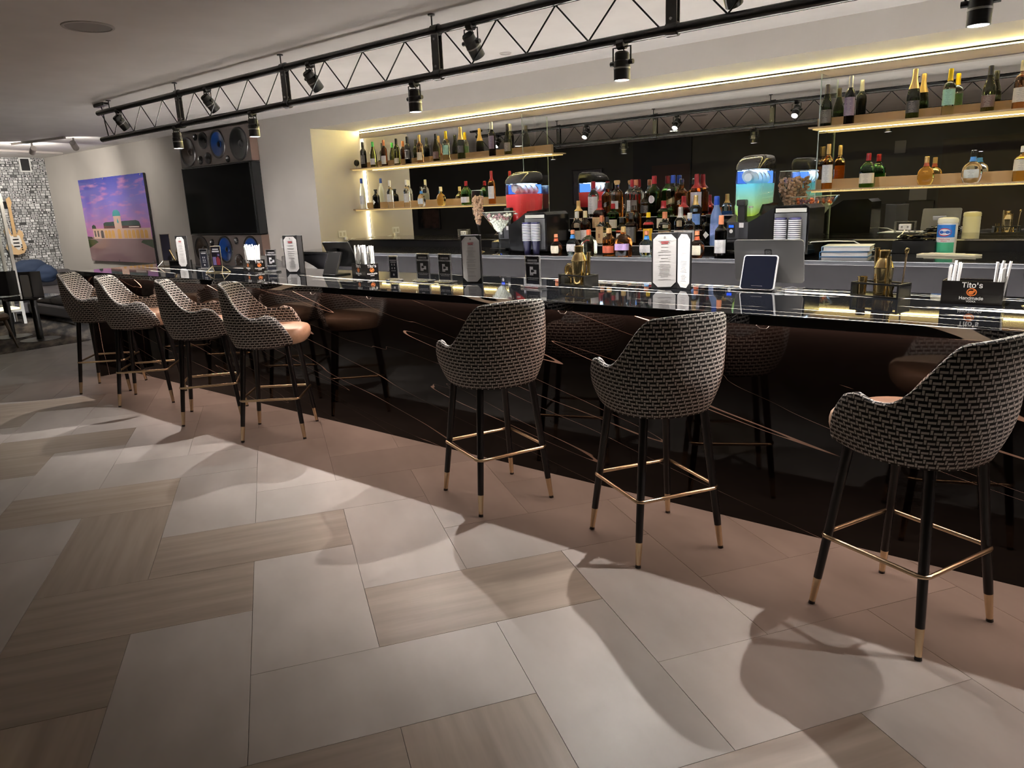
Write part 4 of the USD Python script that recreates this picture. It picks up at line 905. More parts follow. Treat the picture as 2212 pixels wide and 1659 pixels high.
# ================================================================== FROZEN DRINK MACHINES
def machine(label, x0, color1, color2, fill, side_cups):
    """body with a drip tray, tap and panel to the front (-y), a clear bowl with a dark lid on top"""
    t = thing('drink_machine', label, 'frozen drink machine', (x0, 5.24, ZK))
    w, dpt = .205, .60
    prof = [(0, .02), (0, .10), (.10, .115), (.10, .24), (.27, .30), (.30, .36), (dpt, .365), (dpt, .02)]            # (y, z) side outline
    v, f = poly([(y, z) for y, z in prof], -w / 2, w / 2); v = np.stack([v[:, 1], v[:, 0], v[:, 2]], 1)
    MBODY = pm((.007, .007, .0075), .14)
    obj('body', (v, f[:, ::-1]), MBODY, t)
    hs = poly([(.104, .02), (.53, .02), (.53, .33), (.50, .355), (.30, .35), (.22, .30), (.104, .24)], .0, .34)
    obj('side_housing', hs, MBODY, t)
    obj('side_frame', join(box(.285, -.002, .03, .292, -.0005, .335), box(.515, -.002, .03, .522, -.0005, .335), box(.285, -.002, .335, .522, -.0005, .340)), BLACK_GLOSS, t)
    obj('cup_panel', box(.293, -.0018, .035, .514, -.0006, .300), pm((.20, .205, .215), .35, .3), t)
    obj('label_plate', box(.30, -.0028, .306, .51, -.0019, .333), labelm((.66, .66, .60), (.2, .18, .1), 260), t)
    obj('front_plate', box(-w / 2 + .012, .097, .118, w / 2 - .012, .0995, .24), pm((.07, .07, .075), .35, .5), t, label='grey metal front plate')
    obj('drip_tray', rbox(-w / 2 + .008, -.045, .018, w / 2 - .008, .098, .045, .006), BLACK_GLOSS, t)
    obj('foot', join(*[cyl((sx * .08, y, 0), (sx * .08, y, .02), .014, n=10) for sx in (-1, 1) for y in (.03, .56)]), BLACK, t)
    cp = obj('control_panel', rbox(-w / 2 + .02, .090, .13, -w / 2 + .07, .0965, .225, .002), BLACK, t)
    obj('display', box(-w / 2 + .026, .0885, .202, -w / 2 + .064, .0898, .220), em((.02, .10, 1.0), 1.6), cp)
    obj('button', disc((-w / 2 + .045, .0895, .175), (0, -1, 0), .014, 16), PAPER, cp)
    obj('sticker', box(.0, .0955, .20, .034, .0968, .235), PAPER, t)
    B0 = .37
    def ring(z, y0, y1, hw, n=28):
        P = []
        for i in range(n):
            a = 2 * PI * i / n; c, s = math.cos(a), math.sin(a); e = .5
            P.append((hw * math.copysign(abs(c) ** e, c), (y0 + y1) / 2 + (y1 - y0) / 2 * math.copysign(abs(s) ** e, s), z))
        return P
    def loft(rs, cap=True):
        n = len(rs[0]); V = np.array([p for r in rs for p in r] + [np.mean(rs[0], 0), np.mean(rs[-1], 0)])
        F = [(i * n + j, i * n + (j + 1) % n, (i + 1) * n + (j + 1) % n) for i in range(len(rs) - 1) for j in range(n)] + [(i * n + j, (i + 1) * n + (j + 1) % n, (i + 1) * n + j) for i in range(len(rs) - 1) for j in range(n)]
        L = (len(rs) - 1) * n
        F += [(len(V) - 2, (j + 1) % n, j) for j in range(n)] + [(len(V) - 1, L + j, L + (j + 1) % n) for j in range(n)]
        return V, np.array(F)
    top = .615
    def back(m_): return mv(m_, (0, .185, 0))
    zf = B0 + (top - B0) * fill
    obj('slush', back(loft([ring(.255, .03, .085, .05), ring(.30, .01, .11, .082), ring(B0 - .02, .0, .16, .090), ring(B0, -.003, .40, .094), ring(zf, -.003, .412, .096)])), usdkit.material(stage, LK('slush_' + color1[0]), {'g': ('texture_coordinate', {}), 's': ('separate_xyz', {}), 'm': ('map_range', dict(from_min=.28, from_max=zf, clamp=True)), 'c': ('mix_color', dict(a=color1[1], b=color2)), 'p': ('principled_bsdf', dict(roughness=.35, emission_strength=color1[2]))},
        [('g.object', 's.vector'), ('s.z', 'm.value'), ('m.result', 'c.fac'), ('c.result', 'p.base_color'), ('c.result', 'p.emission_color')], surface='p.BSDF'), t, smooth=40)
    obj('bowl', back(loft([ring(.248, .024, .09, .055), ring(.295, .003, .115, .087), ring(B0 - .02, -.006, .165, .095), ring(B0 - .004, -.010, .405, .099), ring(top - .1, -.008, .416, .101), ring(top, .0, .415, .099)])), CLEAR, t, smooth=40)
    obj('auger', back(join(cyl((0, .05, zf + .045), (0, .38, zf + .045), .03, n=14), *[cyl((0, y, zf + .045), (0, y + .01, zf + .052), .062, n=16) for y in (.09, .17, .25, .33)])), pm((.75, .78, .85), .3), t)
    obj('back_wall', back(rbox(-.066, .378, zf + .002, .066, .388, top - .012, .004)), em((.10, .28, 1.0), 1.3), t, label='blue glow sheet inside the bowl')  # blue light in the bowl, put in as a self-glowing sheet
    obj('side_wall', back(box(-.0905, .075, zf + .004, -.088, .33, top - .012)), em((.08, .22, .9), .8), t)  # same blue light as a glowing sheet along the side
    obj('lamp', back(box(-.05, .06, top - .008, .05, .34, top - .004)), em((.55, .75, 1.0), 8.0), t, label='white light under the lid')
    obj('lid', back(loft([ring(top, -.004, .42, .103), ring(top + .03, .002, .42, .102), ring(top + .07, .05, .415, .096), ring(top + .095, .12, .40, .084), ring(top + .105, .18, .37, .06)])), pm((.012, .012, .013), .07), t, smooth=50)
    tp = obj('tap', back(join(rbox(-.03, -.055, .20, .03, -.012, .375, .008), rbox(-.034, -.075, .355, .034, -.012, .40, .008), cyl((0, -.02, .235), (0, .06, .255), .018, n=12))), BLACK, t)
    obj('tap_cap', back(mv(lathe([(0, -.006), (.017, -.004), (.019, .004), (0, .008)], 14), (.05, -.004, .345))), WHITE, tp)
    obj('thumb_screw', back(join(cyl((.09, .05, .27), (.125, .03, .26), .018, n=12), cyl((.085, .06, .29), (.085, .06, .25), .012, n=10))), BLACK, t)
    return t
machine('frozen drink machine with red slush, left of the bottle steps', -4.35, ('red', (.55, .02, .02), .10), (.80, .07, .08), .60, True)
machine('frozen drink machine with green-blue slush, right of the bottle steps', -2.135, ('green', (.42, .62, .06), .30), (.12, .55, .75), .58, True)
# cups nested in two stacks beside each machine
def cup_meshes():
    return [('cup', lathe([(0, 0), (.026, 0), (.038, .115), (.040, .116), (.040, .120), (.037, .120), (.025, .003), (0, .003)], 18), pm((.016, .015, .05), .3)), ('rim', lathe([(.0385, .113), (.042, .113), (.042, .121), (.0385, .121)], 18), pm((.72, .73, .75), .3))]
cup0 = None
for mx, mn in ((-4.35, 'left'), (-2.135, 'right')):
    for ci, cxx in enumerate((.355, .452)):
        for k in range(11):
            p = (mx + cxx, 5.185, ZK + .001 + k * .0135); g = f'dark plastic cups nested beside the {mn} drink machine'
            l = f'dark plastic cup in the nested stacks beside the {mn} drink machine'
            if cup0 is None:
                cup0 = thing('plastic_cup', l, 'cup', p, 0, g)
                for nme, ms, mt in cup_meshes(): obj(nme, ms, mt, cup0, smooth=40)
            else: dup(cup0, l, p, 0, g)
        t = thing('printed_cup', f'navy printed cup with white drop mark topping the {"left" if ci == 0 else "right"} stack, {mn} machine', 'cup', (mx + cxx, 5.185, ZK + .002 + 11 * .0135), -PI / 2 + .25)
        obj('cup', lathe([(0, 0), (.026, 0), (.040, .122), (.038, .122), (.0245, .003), (0, .003)], 20), pm((.02, .018, .07), .35), t, smooth=40)
        n = 16; V = [(0, 0, .07)] + [(.020 * math.sin(2 * PI * i / n) * (1 if math.cos(2 * PI * i / n) < 0 else max(.1, 1 - math.cos(2 * PI * i / n))), 0, .062 + .026 * math.cos(2 * PI * i / n)) for i in range(n)]
        V = np.array([(.0355 * math.cos(-.9 + x / .034), .0355 * math.sin(-.9 + x / .034), z) for x, _, z in V]) * [1.03, 1.03, 1]
        obj('drop_print', (V, np.array([(0, 1 + (i + 1) % n, 1 + i) for i in range(n)])), PAPER, t)
        obj('berry_print', (np.array([(.0365 * math.cos(a), .0365 * math.sin(a), z) for a, z in ((-.25, .03), (.15, .03), (.15, .085), (-.05, .095), (-.25, .07))]), np.array([(0, 1, 2), (0, 2, 3), (0, 3, 4)])), pm(S(150, 30, 60), .5), t)

# display glasses with corks and sweets
GLASS = CLEAR
def outline(prof, x, y, z, h, name, label, cat):
    t = thing(name, label, cat, (x, y, z))
    return t
WINE = [(0, 0), (.055, 0), (.058, .003), (.02, .012), (.007, .03), (.0065, .20), (.010, .235), (.03, .29), (.056, .36), (.068, .44), (.066, .52), (.058, .575)]
def goblet(label, x, y, s, zb, wx):
    t = thing('cork_glass', label, 'display glass', (x, y, zb)); P = [(r * s * (wx if z > .25 or i < 4 else 1), z * s) for i, (r, z) in enumerate(WINE)]
    obj('foot', lathe(P[:4], 28), CLEAR, t, smooth=40); obj('stem', lathe(P[3:7], 16), CLEAR, t, smooth=50); obj('bowl', lathe(P[6:], 32), CLEAR, t, smooth=50)
    obj('rim', lathe([(P[-1][0] + .001, P[-1][1]), (P[-1][0] + .0018, P[-1][1] + .002), (P[-1][0], P[-1][1] + .004)], 32), EDGE, t)
MART = [(0, 0), (.075, 0), (.078, .004), (.03, .014), (.011, .03), (.010, .16), (.018, .185), (.15, .365)]
def martini(label, x, y, s, zb):
    t = thing('martini_glass', label, 'display glass', (x, y, zb)); P = [(r * s, z * s) for r, z in MART]
    obj('foot', lathe(P[:4], 28), CLEAR, t, smooth=40); obj('stem', lathe(P[3:7], 16), CLEAR, t, smooth=50); obj('bowl', lathe(P[6:], 36), CLEAR, t, smooth=50)
    obj('rim', lathe([(P[-1][0] + .001, P[-1][1]), (P[-1][0] + .002, P[-1][1] + .002), (P[-1][0], P[-1][1] + .004)], 36), EDGE, t)
GX = [(-4.655, 5.30, .985, 'left', ZK), (-2.04, 6.10, .895, 'right', ZLG)]
MX = [(-4.205, 5.06, 1.01, 'left', ZK), (-1.875, 6.05, .855, 'right', ZLG)]
cork0 = None
for x, y, s, nm, zb in GX:
    goblet(f'tall footed display glass full of corks, {"left of the red" if nm == "left" else "right of the green"} drink machine', x, y, s, zb, .88 if nm == 'left' else 1.42)
    r = random.Random(5 + len(nm))
    for k in range(64):
        zz = .27 + .25 * k / 64
        R = np.interp(zz, [p[1] for p in WINE[6:]], [p[0] for p in WINE[6:]]) * (.88 if nm == 'left' else 1.42) - .017
        a = k * 2.4; rr = max(.0, R) * math.sqrt(r.uniform(.15, 1.0))
        p = (x + s * rr * math.cos(a), y + s * rr * math.sin(a), zb + s * zz)
        l = f'wine cork in the tall display glass at {nm}'; g = f'corks in the {nm} display glass'
        tl = (r.uniform(0, 180), r.uniform(0, 180), 0)
        if cork0 is None:
            cork0 = thing('wine_cork', l, 'cork', p, 0, g); obj('cork', mv(lathe([(0, 0), (.0105, 0), (.0115, .002), (.0115, .04), (.0105, .042), (0, .042)], 9), (0, 0, -.021)), noisy('cork', (.42, .25, .15), (.62, .42, .28), 60, .8), cork0)
            UsdGeom.Xformable(cork0).AddRotateXYZOp().Set(Gf.Vec3f(*tl))
        else: dup(cork0, l, p, 0, g, tl)
sweet0 = {}
SW = [('plum', (.22, .10, .12)), ('orange', (.62, .14, .05)), ('clear', (.75, .78, .72))]
for x, y, s, nm, zb in MX:
    martini(f'giant martini glass filled with glass beads, {"before the red" if nm == "left" else "right of the green"} drink machine', x, y, s, zb)
    r = random.Random(17 + len(nm))
    for k in range(110):
        f_ = (k + .5) / 110; zz = .205 + .142 * f_
        R = np.interp(zz, [.185, .365], [.018, .15]) - .016
        a = k * 2.4; rr = max(0, R) * math.sqrt(r.uniform(.35, 1.0)); p = (x + s * rr * math.cos(a), y + s * rr * math.sin(a), zb + s * zz)
        if f_ < .68: c = 2 if nm == 'left' or not (4.9 < (a % 6.283) < 5.6) else 1
        else: c = 0 if r.random() < .6 else (1 if nm == 'right' else 2)
        key, col = SW[c]
        l = f'{key} bead in the giant martini glass at {nm}'; g = f'{key} beads in the {nm} martini glass'
        if key not in sweet0:
            sweet0[key] = thing('glass_bead', l, 'bead', p, 0, g); ic = trimesh.creation.icosphere(2, .0125)
            obj('bead', (np.array(ic.vertices), np.array(ic.faces)), pm(col, .12, specular_ior_level=.9), sweet0[key], smooth=True)
        else: dup(sweet0[key], l, p, 0, g)

# things on the right of the back counter
t = thing('binder', 'blue and white ring binders lying on the back counter', 'binder', (-1.40, 5.42, ZK), .12)
for i, z in enumerate((0, .036)):
    o = i * .012
    obj('cover', join(box(-.15 + o, -.125, z + .001, .15 + o, .125, z + .004), box(-.15 + o, -.125, z + .031, .15 + o, .125, z + .034), box(-.153 + o, -.125, z + .001, -.15 + o, .125, z + .034)), pm(S(90, 140, 190), .4) if i == 0 else pm(S(165, 195, 220), .4), t)
    obj('pages', box(-.14 + o, -.120, z + .0045, .147 + o, .12, z + .0305), PAPER, t)
obj('top_sheet', box(-.13, -.11, .0705, .165, .12, .0715), pm((.80, .80, .78), .6), t)
t = thing('wipes_canister', 'white and green canister of wipes with a blue and red oval label', 'canister', (-.845, 5.70, ZK))
obj('body', lathe([(0, 0), (.058, 0), (.060, .004), (.060, .195), (.057, .20)], 28), pm((.74, .75, .74), .35), t, smooth=40)
obj('green_print', lathe([(.0604, .008), (.0604, .075)], 20, 1, 1, 0, -PI / 2 - 1.3, -PI / 2 + 1.0), pm(S(70, 170, 130), .4), t, smooth=True)
obj('blue_print', lathe([(.0606, .108), (.0606, .19)], 20, 1, 1, 0, -PI / 2 - 1.3, -PI / 2 + 1.0), pm(S(30, 110, 190), .4), t, smooth=True)
def wrapc(mesh, R): v = np.array(mesh[0]); a = -PI / 2 + v[:, 0] / R - .12; return np.stack([(R - v[:, 1]) * np.cos(a), (R - v[:, 1]) * np.sin(a), v[:, 2]], 1), mesh[1]
obj('oval_print', wrapc(mv((lambda v, f: (v[:, [0, 2, 1]] * [1.7, 1, 1], f))(*disc((0, 0, 0), (0, 0, 1), .026, 24)), (0, -.0002, .142)), .061), pm(S(200, 45, 60), .4), t)
obj('oval_print', wrapc(mv((lambda v, f: (v[:, [0, 2, 1]] * [1.7, 1, 1], f))(*disc((0, 0, 0), (0, 0, 1), .021, 24)), (0, -.0006, .142)), .061), pm((.74, .74, .76), .4), t)
obj('lettering', wrapc(mv(text('CLOROX', .014, True), (0, -.001, .135)), .061), pm(S(30, 70, 160), .4), t)
obj('small_print', wrapc(join(mv(text('Disinfecting', .009), (0, 0, .092)), mv(text('Wipes', .009), (0, 0, .080))), .0611), pm(S(190, 60, 70), .5), t)
obj('lid', lathe([(.057, .2005), (.0615, .2005), (.0615, .222), (.056, .232), (.03, .236), (0, .236)], 28), pm((.70, .68, .52), .35), t, smooth=40)
t = thing('paper_bag', 'flat cream paper bag lying before the wipes canister', 'paper bag', (-.80, 5.50, ZK), -.1)
obj('bag', (lambda v, f: (v, f))(*polyz([(-.17, -.05), (.10, -.06), (.18, -.085), (.155, -.03), (.19, .02), (.02, .06), (-.16, .05)], .001, .012)), pm((.72, .68, .52), .65), t)
obj('fold', polyz([(-.13, -.04), (.06, -.045), (.10, .0), (-.10, .03)], .0125, .017), pm((.76, .72, .58), .65), t)
t = thing('wire_basket', 'black basket heaped with shiny black packets on the back counter', 'basket', (-1.03, 5.72, ZK))
obj('basket', join(*[box(-.13, y, 0, .13, y + .004, .085) for y in (-.08, .076)], *[box(x, -.076, 0, x + .004, .076, .085) for x in (-.13, .126)], box(-.13, -.08, 0, .13, .08, .003)), BLACK, t)
r = random.Random(3)
for k in range(22):
    a = r.uniform(0, PI); x, y, z = r.uniform(-.10, .10), r.uniform(-.055, .055), .085 + r.uniform(0, .045)
    obj('packet', mv(rbox(-.035, -.014, -.004, .035, .014, .004, .0035), (x, y, z), a, r.uniform(-.5, .5)), BLACK_GLOSS, t)
t = thing('white_cable', 'white cable running over the back counter to the mirror outlet', 'cable'); obj('lead', tube([(-1.66, 5.18, ZK + .06), (-1.60, 5.3, ZK + .10), (-1.5, 5.42, ZK + .10), (-1.40, 5.60, ZK + .085), (-1.28, 5.62, ZK + .02), (-1.17, 5.66, ZK + .01), (-1.15, 5.74, ZK + .05), (-1.175, 5.865, ZLG + .012), (-1.195, 6.10, ZLG + .02), (-1.20, 6.205, ZLG + .045)], .0045, 7), WHITE, t, smooth=60)
for x, z, nm in ((-5.705, 1.236, 'left, below the lower shelf'), (-1.205, 1.255, 'right, above the black basket')):
    t = thing('mirror_outlet', f'white socket in a clear box on the mirror at {nm}', 'outlet', (x, YM, z))
    obj('box', join(box(-.07, -.03, -.042, -.066, -.001, .042), box(.066, -.03, -.042, .07, -.001, .042), box(-.066, -.03, .038, .066, -.001, .042), box(-.066, -.03, -.042, .066, -.001, -.038)), ACRYL, t)
    obj('plate', rbox(-.042, -.016, -.022, .042, -.006, .022, .003), WHITE, t)
    obj('socket', join(*[box(s * .02 - .006, -.0165, -.008, s * .02 + .006, -.0162, .008) for s in (-1, 1)]), pm((.25, .25, .25), .5), t)
t = thing('wall_outlet', 'cream socket plate with plugged cord on the niche side wall', 'outlet', (XN, 5.80, 1.255))
obj('plate', rbox(.0005, -.06, -.042, .006, .06, .042, .002), WHITE, t); obj('socket', join(*[box(.0062, y - .016, -.022, .0072, y + .016, .022) for y in (-.028, .028)]), pm((.55, .53, .48), .5), t)
obj('plug', rbox(.007, .02, -.075, .04, .05, -.035, .004), WHITE, t); obj('cord', tube([(.022, .035, -.07), (.03, .05, -.085), (.03, .12, -.06), (.03, .22, -.075), (.03, .32, -.085), (.028, .40, -.062)], .0055, 7), WHITE, t, smooth=60)
t = thing('round_camera', 'small round black camera on the left end of the upper left shelf', 'camera', (-7.235, 6.05, ZU))
obj('stand', lathe([(0, 0), (.022, 0), (.02, .008), (.008, .012), (.008, .03), (0, .03)], 14), pm((.5, .5, .5), .4), t); obj('head', mv((lambda v, f: (v[:, [0, 2, 1]], f[:, ::-1]))(*lathe([(0, -.012), (.034, -.012), (.038, -.006), (.038, .010), (.03, .014), (0, .014)], 20)), (0, 0, .066)), BLACK_GLOSS, t, smooth=40)

# ================================================================== BACK WALL: television between speakers, picture
SPK = pm((.085, .068, .060), .45); SPKSIDE = pm((.17, .11, .085), .5)
CONE = {'blue': pm((.007, .035, .15), .2), 'black': pm((.006, .006, .006), .3), 'brown': pm((.030, .021, .016), .22), 'rim': pm((.012, .011, .011), .25)}
YSP = 5.37
def driver(p, x, z, r, col):
    def L(prof, n=32): v, f = lathe(prof, n); return np.stack([v[:, 0] + x, YSP - v[:, 2], v[:, 1] + z], 1), f
    w = obj('driver', L([(r * .86, .004), (r * .93, .012), (r, .010), (r * 1.02, .0005)]), CONE['rim'], p, smooth=50)
    obj('cone', L([(0, -.012), (r * .22, -.016), (r * .24, -.03), (r * .82, -.004), (r * .88, .006)]), CONE[col], w, smooth=40)
    obj('dust_cap', L([(0, .0), (r * .14, -.006), (r * .23, -.022)]), CONE['black'] if col == 'blue' else CONE[col], w, smooth=50)
def speaker_bank(label, z0, z1, drivers):
    t = thing('speaker_bank', label, 'speaker')
    obj('cabinet', box(-10.10, YSP + .035, z0, -8.42, YW - .001, z1), SPKSIDE, t)
    # the front board has a round opening for every driver
    from shapely.geometry import Polygon, Point
    pg = Polygon([(-10.12, z0), (-8.40, z0), (-8.40, z1), (-10.12, z1)])
    for x, z, r, c in drivers: pg = pg.difference(Point(x, z).buffer(r * .9, 16))
    tm = trimesh.creation.extrude_polygon(pg, .034, engine='earcut'); v = np.array(tm.vertices)
    obj('front_board', (np.stack([v[:, 0], YSP + .034 - v[:, 2], v[:, 1]], 1), np.array(tm.faces)), SPK, t)
    obj('side_board', box(-8.40, YSP, z0, -8.392, YW - .001, z1), SPKSIDE, t)
    for x, z, r, c in drivers: driver(t, x, z, r, c)
speaker_bank('bank of round speakers above the television', 2.185, 2.615, [(-9.90, 2.385, .188, 'brown'), (-9.47, 2.50, .108, 'black'), (-9.135, 2.43, .175, 'blue'), (-8.64, 2.40, .20, 'black'), (-9.655, 2.555, .044, 'black'), (-9.60, 2.262, .055, 'black'), (-9.40, 2.275, .074, 'black'), (-8.93, 2.235, .042, 'black')])
speaker_bank('bank of blue and brown speakers below the television', .78, 1.275, [(-9.277, 1.085, .178, 'blue'), (-8.649, 1.085, .178, 'blue'), (-9.878, 1.085, .178, 'brown'), (-8.979, 1.20, .046, 'black'), (-9.589, 1.175, .048, 'black'), (-8.97, .93, .10, 'brown'), (-9.57, .93, .10, 'brown')])
t = thing('television', 'large black television on the back wall between two banks of speakers', 'television')
obj('screen', box(-10.10, YSP - .012, 1.300, -8.455, YSP - .008, 2.165), pm((.0015, .0015, .0016), .10, specular_ior_level=.09), t)
obj('bezel', join(box(-10.115, YSP - .014, 1.285, -8.44, YSP + .03, 1.300), box(-10.115, YSP - .014, 2.165, -8.44, YSP + .03, 2.178), box(-10.115, YSP - .014, 1.300, -10.10, YSP + .03, 2.165), box(-8.455, YSP - .014, 1.300, -8.44, YSP + .03, 2.165)), BLACK, t)
obj('housing', box(-10.10, YSP - .007, 1.29, -8.40, YW - .001, 2.172), BLACK, t)
obj('edge_highlight', box(-8.4395, YSP - .012, 1.29, -8.4375, YSP - .008, 2.17), STEEL, t)

PX0, PX1, PZ0, PZ1, PY = -13.76, -11.42, .855, 2.20, 5.435
pc = thing('building_photo', 'large glossy photo of a low building under a purple evening sky', 'picture')
obj('panel', box(PX0, PY, PZ0, PX1, YW - .012, PZ1), pm((.012, .012, .012), .3), pc)
def skym():
    n = {'g': ('texture_coordinate', {}), 's': ('separate_xyz', {}), 'm': ('map_range', dict(from_min=1.38, from_max=PZ1)), 'r': ('rgb_ramp', {'ramp': [(0, S(196, 130, 190)), (.22, S(168, 128, 205)), (.55, S(126, 112, 210)), (1, S(52, 62, 178))]}),
         'mp': ('mapping', dict(scale=(.9, 1, 4.5))), 'n': ('noise_texture', dict(scale=2.6, detail=5.0)), 'b': ('map_range', dict(from_min=.50, from_max=.72, to_min=0, to_max=.75, clamp=True)), 'c': ('mix_color', dict(b=S(224, 140, 190))), 'p': ('principled_bsdf', dict(roughness=.06))}
    return usdkit.material(stage, LK('photo_sky'), n, [('g.object', 's.vector'), ('s.z', 'm.value'), ('m.result', 'r.fac'), ('g.object', 'mp.vector'), ('mp.vector', 'n.vector'), ('n.fac', 'b.value'), ('b.result', 'c.fac'), ('r.color', 'c.a'), ('c.result', 'p.base_color')], surface='p.BSDF')
def flat(name, pts, mat, layer, parent=pc):
    y1 = PY - .0004 - layer * .0006
    P = [(PX0 + u * (PX1 - PX0), PZ0 + w * (PZ1 - PZ0)) for u, w in pts]
    return obj(name, poly(P, y1 - .0005, y1), mat, parent)
flat('sky', [(0, .30), (1, .30), (1, 1), (0, 1)], skym(), 0)
flat('forecourt', [(0, 0), (1, 0), (1, .30), (0, .30)], pm(S(150, 120, 122), .08), 0)
LAWN = pm(S(52, 72, 40), .1)
flat('lawn', [(0, .16), (.17, .235), (.13, .262), (0, .272)], LAWN, 1); flat('lawn', [(1, .17), (.83, .235), (.86, .262), (1, .265)], LAWN, 1)
MASON = pm(S(224, 186, 168), .1); ROOFG = pm(S(24, 62, 58), .1); ROOFR = pm(S(96, 40, 44), .1); DOME = pm(S(60, 160, 168), .1)
flat('wall', [(.11, .275), (.99, .275), (.99, .40), (.11, .40)], MASON, 1)
flat('roof', [(.30, .43), (.86, .43), (.845, .475), (.80, .49), (.33, .475), (.30, .46)], ROOFG, 1); flat('roof', [(.30, .40), (.86, .40), (.86, .43), (.30, .43)], ROOFR, 2)
flat('roof', [(.10, .40), (.17, .40), (.165, .435), (.135, .45), (.105, .435)], ROOFG, 2)
flat('tower', [(.475, .275), (.585, .275), (.585, .545), (.475, .545)], MASON, 3); flat('dome', [(.465, .545), (.59, .545), (.58, .59), (.555, .615), (.50, .615), (.475, .59)], DOME, 4); flat('emblem', [(.522, .475), (.535, .455), (.548, .475), (.535, .52)], DOME, 4)
WIN = pm(S(232, 176, 96), .1); WIN2 = pm(S(70, 60, 70), .1)
for u in (.13, .18): flat('window', [(u, .30), (u + .022, .30), (u + .022, .375), (u, .375)], WIN2, 2)
for i, u in enumerate((.235, .30, .355, .41, .60, .66, .72, .78, .84, .90)): flat('window', [(u, .285), (u + .045, .285), (u + .045, .36), (u + .036, .378), (u + .009, .378), (u, .36)], WIN if i else WIN2, 2)
flat('door', [(.505, .28), (.558, .28), (.558, .37), (.545, .392), (.518, .392), (.505, .37)], WIN, 4)
flat('roof_lettering', [(.69, .408), (.84, .408), (.84, .421), (.69, .421)], pm(S(235, 215, 205), .3), 3)
flat('shrub', [(.0, .275), (.09, .275), (.07, .30), (.0, .305)], pm(S(40, 34, 40), .2), 2)
for u, w in ((.02, .015), (.47, .015), (.97, .015), (.42, .985), (.97, .985)):
    x, z = PX0 + u * (PX1 - PX0), PZ0 + w * (PZ1 - PZ0)
    obj('standoff', join(cyl((x, PY - .014, z), (x, PY - .004, z), .013, n=14)), CHROME, pc, smooth=40)

t = thing('wall_switch', 'white switch plate on the back wall right of the speakers', 'switch', (-8.10, YW, 1.165)); obj('plate', rbox(-.04, -.007, -.06, .04, -.0005, .06, .003), WHITE, t); obj('rocker', rbox(-.018, -.011, -.035, .018, -.0072, .035, .002), pm((.70, .69, .66), .4), t)
def round_chair(label, x, y, rz):
    t = thing('tub_chair', label, 'chair', (x, y, 0), rz)
    V = [(.30 * math.sin(a) * s, -.28 * math.cos(a) * s, z) for s, o in ((1, 0), (.90, 1)) for a in np.linspace(-1.75, 1.75, 26) for z in (.42, .72, .72 + .36 * math.cos(a * .86) ** .6 if abs(a) < 1.7 else .74)]
    n = 26; F = []
    for s in (0, 1):
        for i in range(n - 1):
            for j in range(2):
                a = s * n * 3 + i * 3 + j; q = [(a, a + 3, a + 4), (a, a + 4, a + 1)]; F += q if s == 0 else [k[::-1] for k in q]
    for i in range(n - 1): a, b = i * 3 + 2, n * 3 + i * 3 + 2; F += [(a, a + 3, b + 3), (a, b + 3, b)]
    obj('backrest', (np.array(V), np.array(F)), pm((.040, .036, .032), .6), t, smooth=50)
    obj('seat', mv(lathe([(0, .40), (.25, .40), (.27, .42), (.27, .47), (.25, .49), (0, .49)], 24), (0, .02, 0)), pm((.03, .028, .026), .6), t, smooth=40)
    for sx in (-1, 1):
        for sy in (-1, 1): obj('leg', cyl((sx * .22, sy * .2, 0), (sx * .17, sy * .16, .40), .012, .016, 10), BLACK, t)
round_chair('round-backed dark chair at the wall, left of the pair behind the bar', -7.60, 5.05, .1)
round_chair('round-backed dark chair at the wall, right of the pair behind the bar', -7.02, 5.05, -.1)

# ================================================================== LOUNGE AT THE FAR LEFT
SOFA = pm((.075, .068, .070), .75)
t = thing('sofa', 'long low grey corner sofa in front of the printed wallpaper', 'sofa', (-14.15, 4.45, 0))
obj('base', join(rbox(-.45, -2.2, .10, .45, .95, .28, .03), rbox(.452, -.15, .10, 2.25, .95, .28, .03)), SOFA, t)
for y in (-2.18, -1.42, -.66): obj('seat_cushion', rbox(-.40, y, .285, .48, y + .745, .45, .045), SOFA, t, smooth=40)
for x in (-.40, .49, 1.37): obj('seat_cushion', rbox(x, -.12 if x > 0 else .1, .285, x + .87, .70, .45, .045), SOFA, t, smooth=40)
obj('back', rbox(-.62, -2.2, .10, -.455, .95, .70, .05), SOFA, t, smooth=40)
obj('back', rbox(-.44, .72, .285, 2.25, .94, .68, .05), SOFA, t, smooth=40)
for x, y in ((-.5, -2.0), (-.5, .7), (.35, -2.0), (2.1, -.1)): obj('leg', box(x, y, 0, x + .05, y + .05, .1), BLACK, t)
t = thing('jacket', 'dark blue jacket thrown over the sofa back', 'jacket', (-14.55, 4.72, -.06))
def blob(p, r, seed, sc=(1, 1, 1)):
    ic = trimesh.creation.icosphere(3, 1.0); v = np.array(ic.vertices); v = v * (1 + .35 * (meshkit.fbm(v * 1.7 + 9, 3, seed)[:, None] - .5)); return v * np.array(sc) * r + np.array(p), np.array(ic.faces)
obj('cloth', join(blob((0, 0, .80), .30, 4, (.55, 1.0, .62)), ), pm((.020, .036, .075), .8), t, smooth=True); obj('sleeve', blob((.16, .18, .72), .22, 9, (.5, .8, .7)), pm((.022, .04, .085), .8), t, smooth=True)
def pedestal(label, x, y, z, r):
    t = thing('side_table', label, 'table', (x, y, 0))
    obj('top', lathe([(0, z - .022), (r - .004, z - .022), (r, z - .018), (r, z - .004), (r - .004, z), (0, z)], 40), pm((.010, .010, .011), .10), t, smooth=30)
    obj('post', cyl((0, 0, .014), (0, 0, z - .022), .042, n=18), BLACK, t, smooth=40)
    obj('foot', lathe([(0, 0), (.24, 0), (.24, .008), (.05, .014), (0, .014)], 36), pm((.03, .03, .03), .35), t)
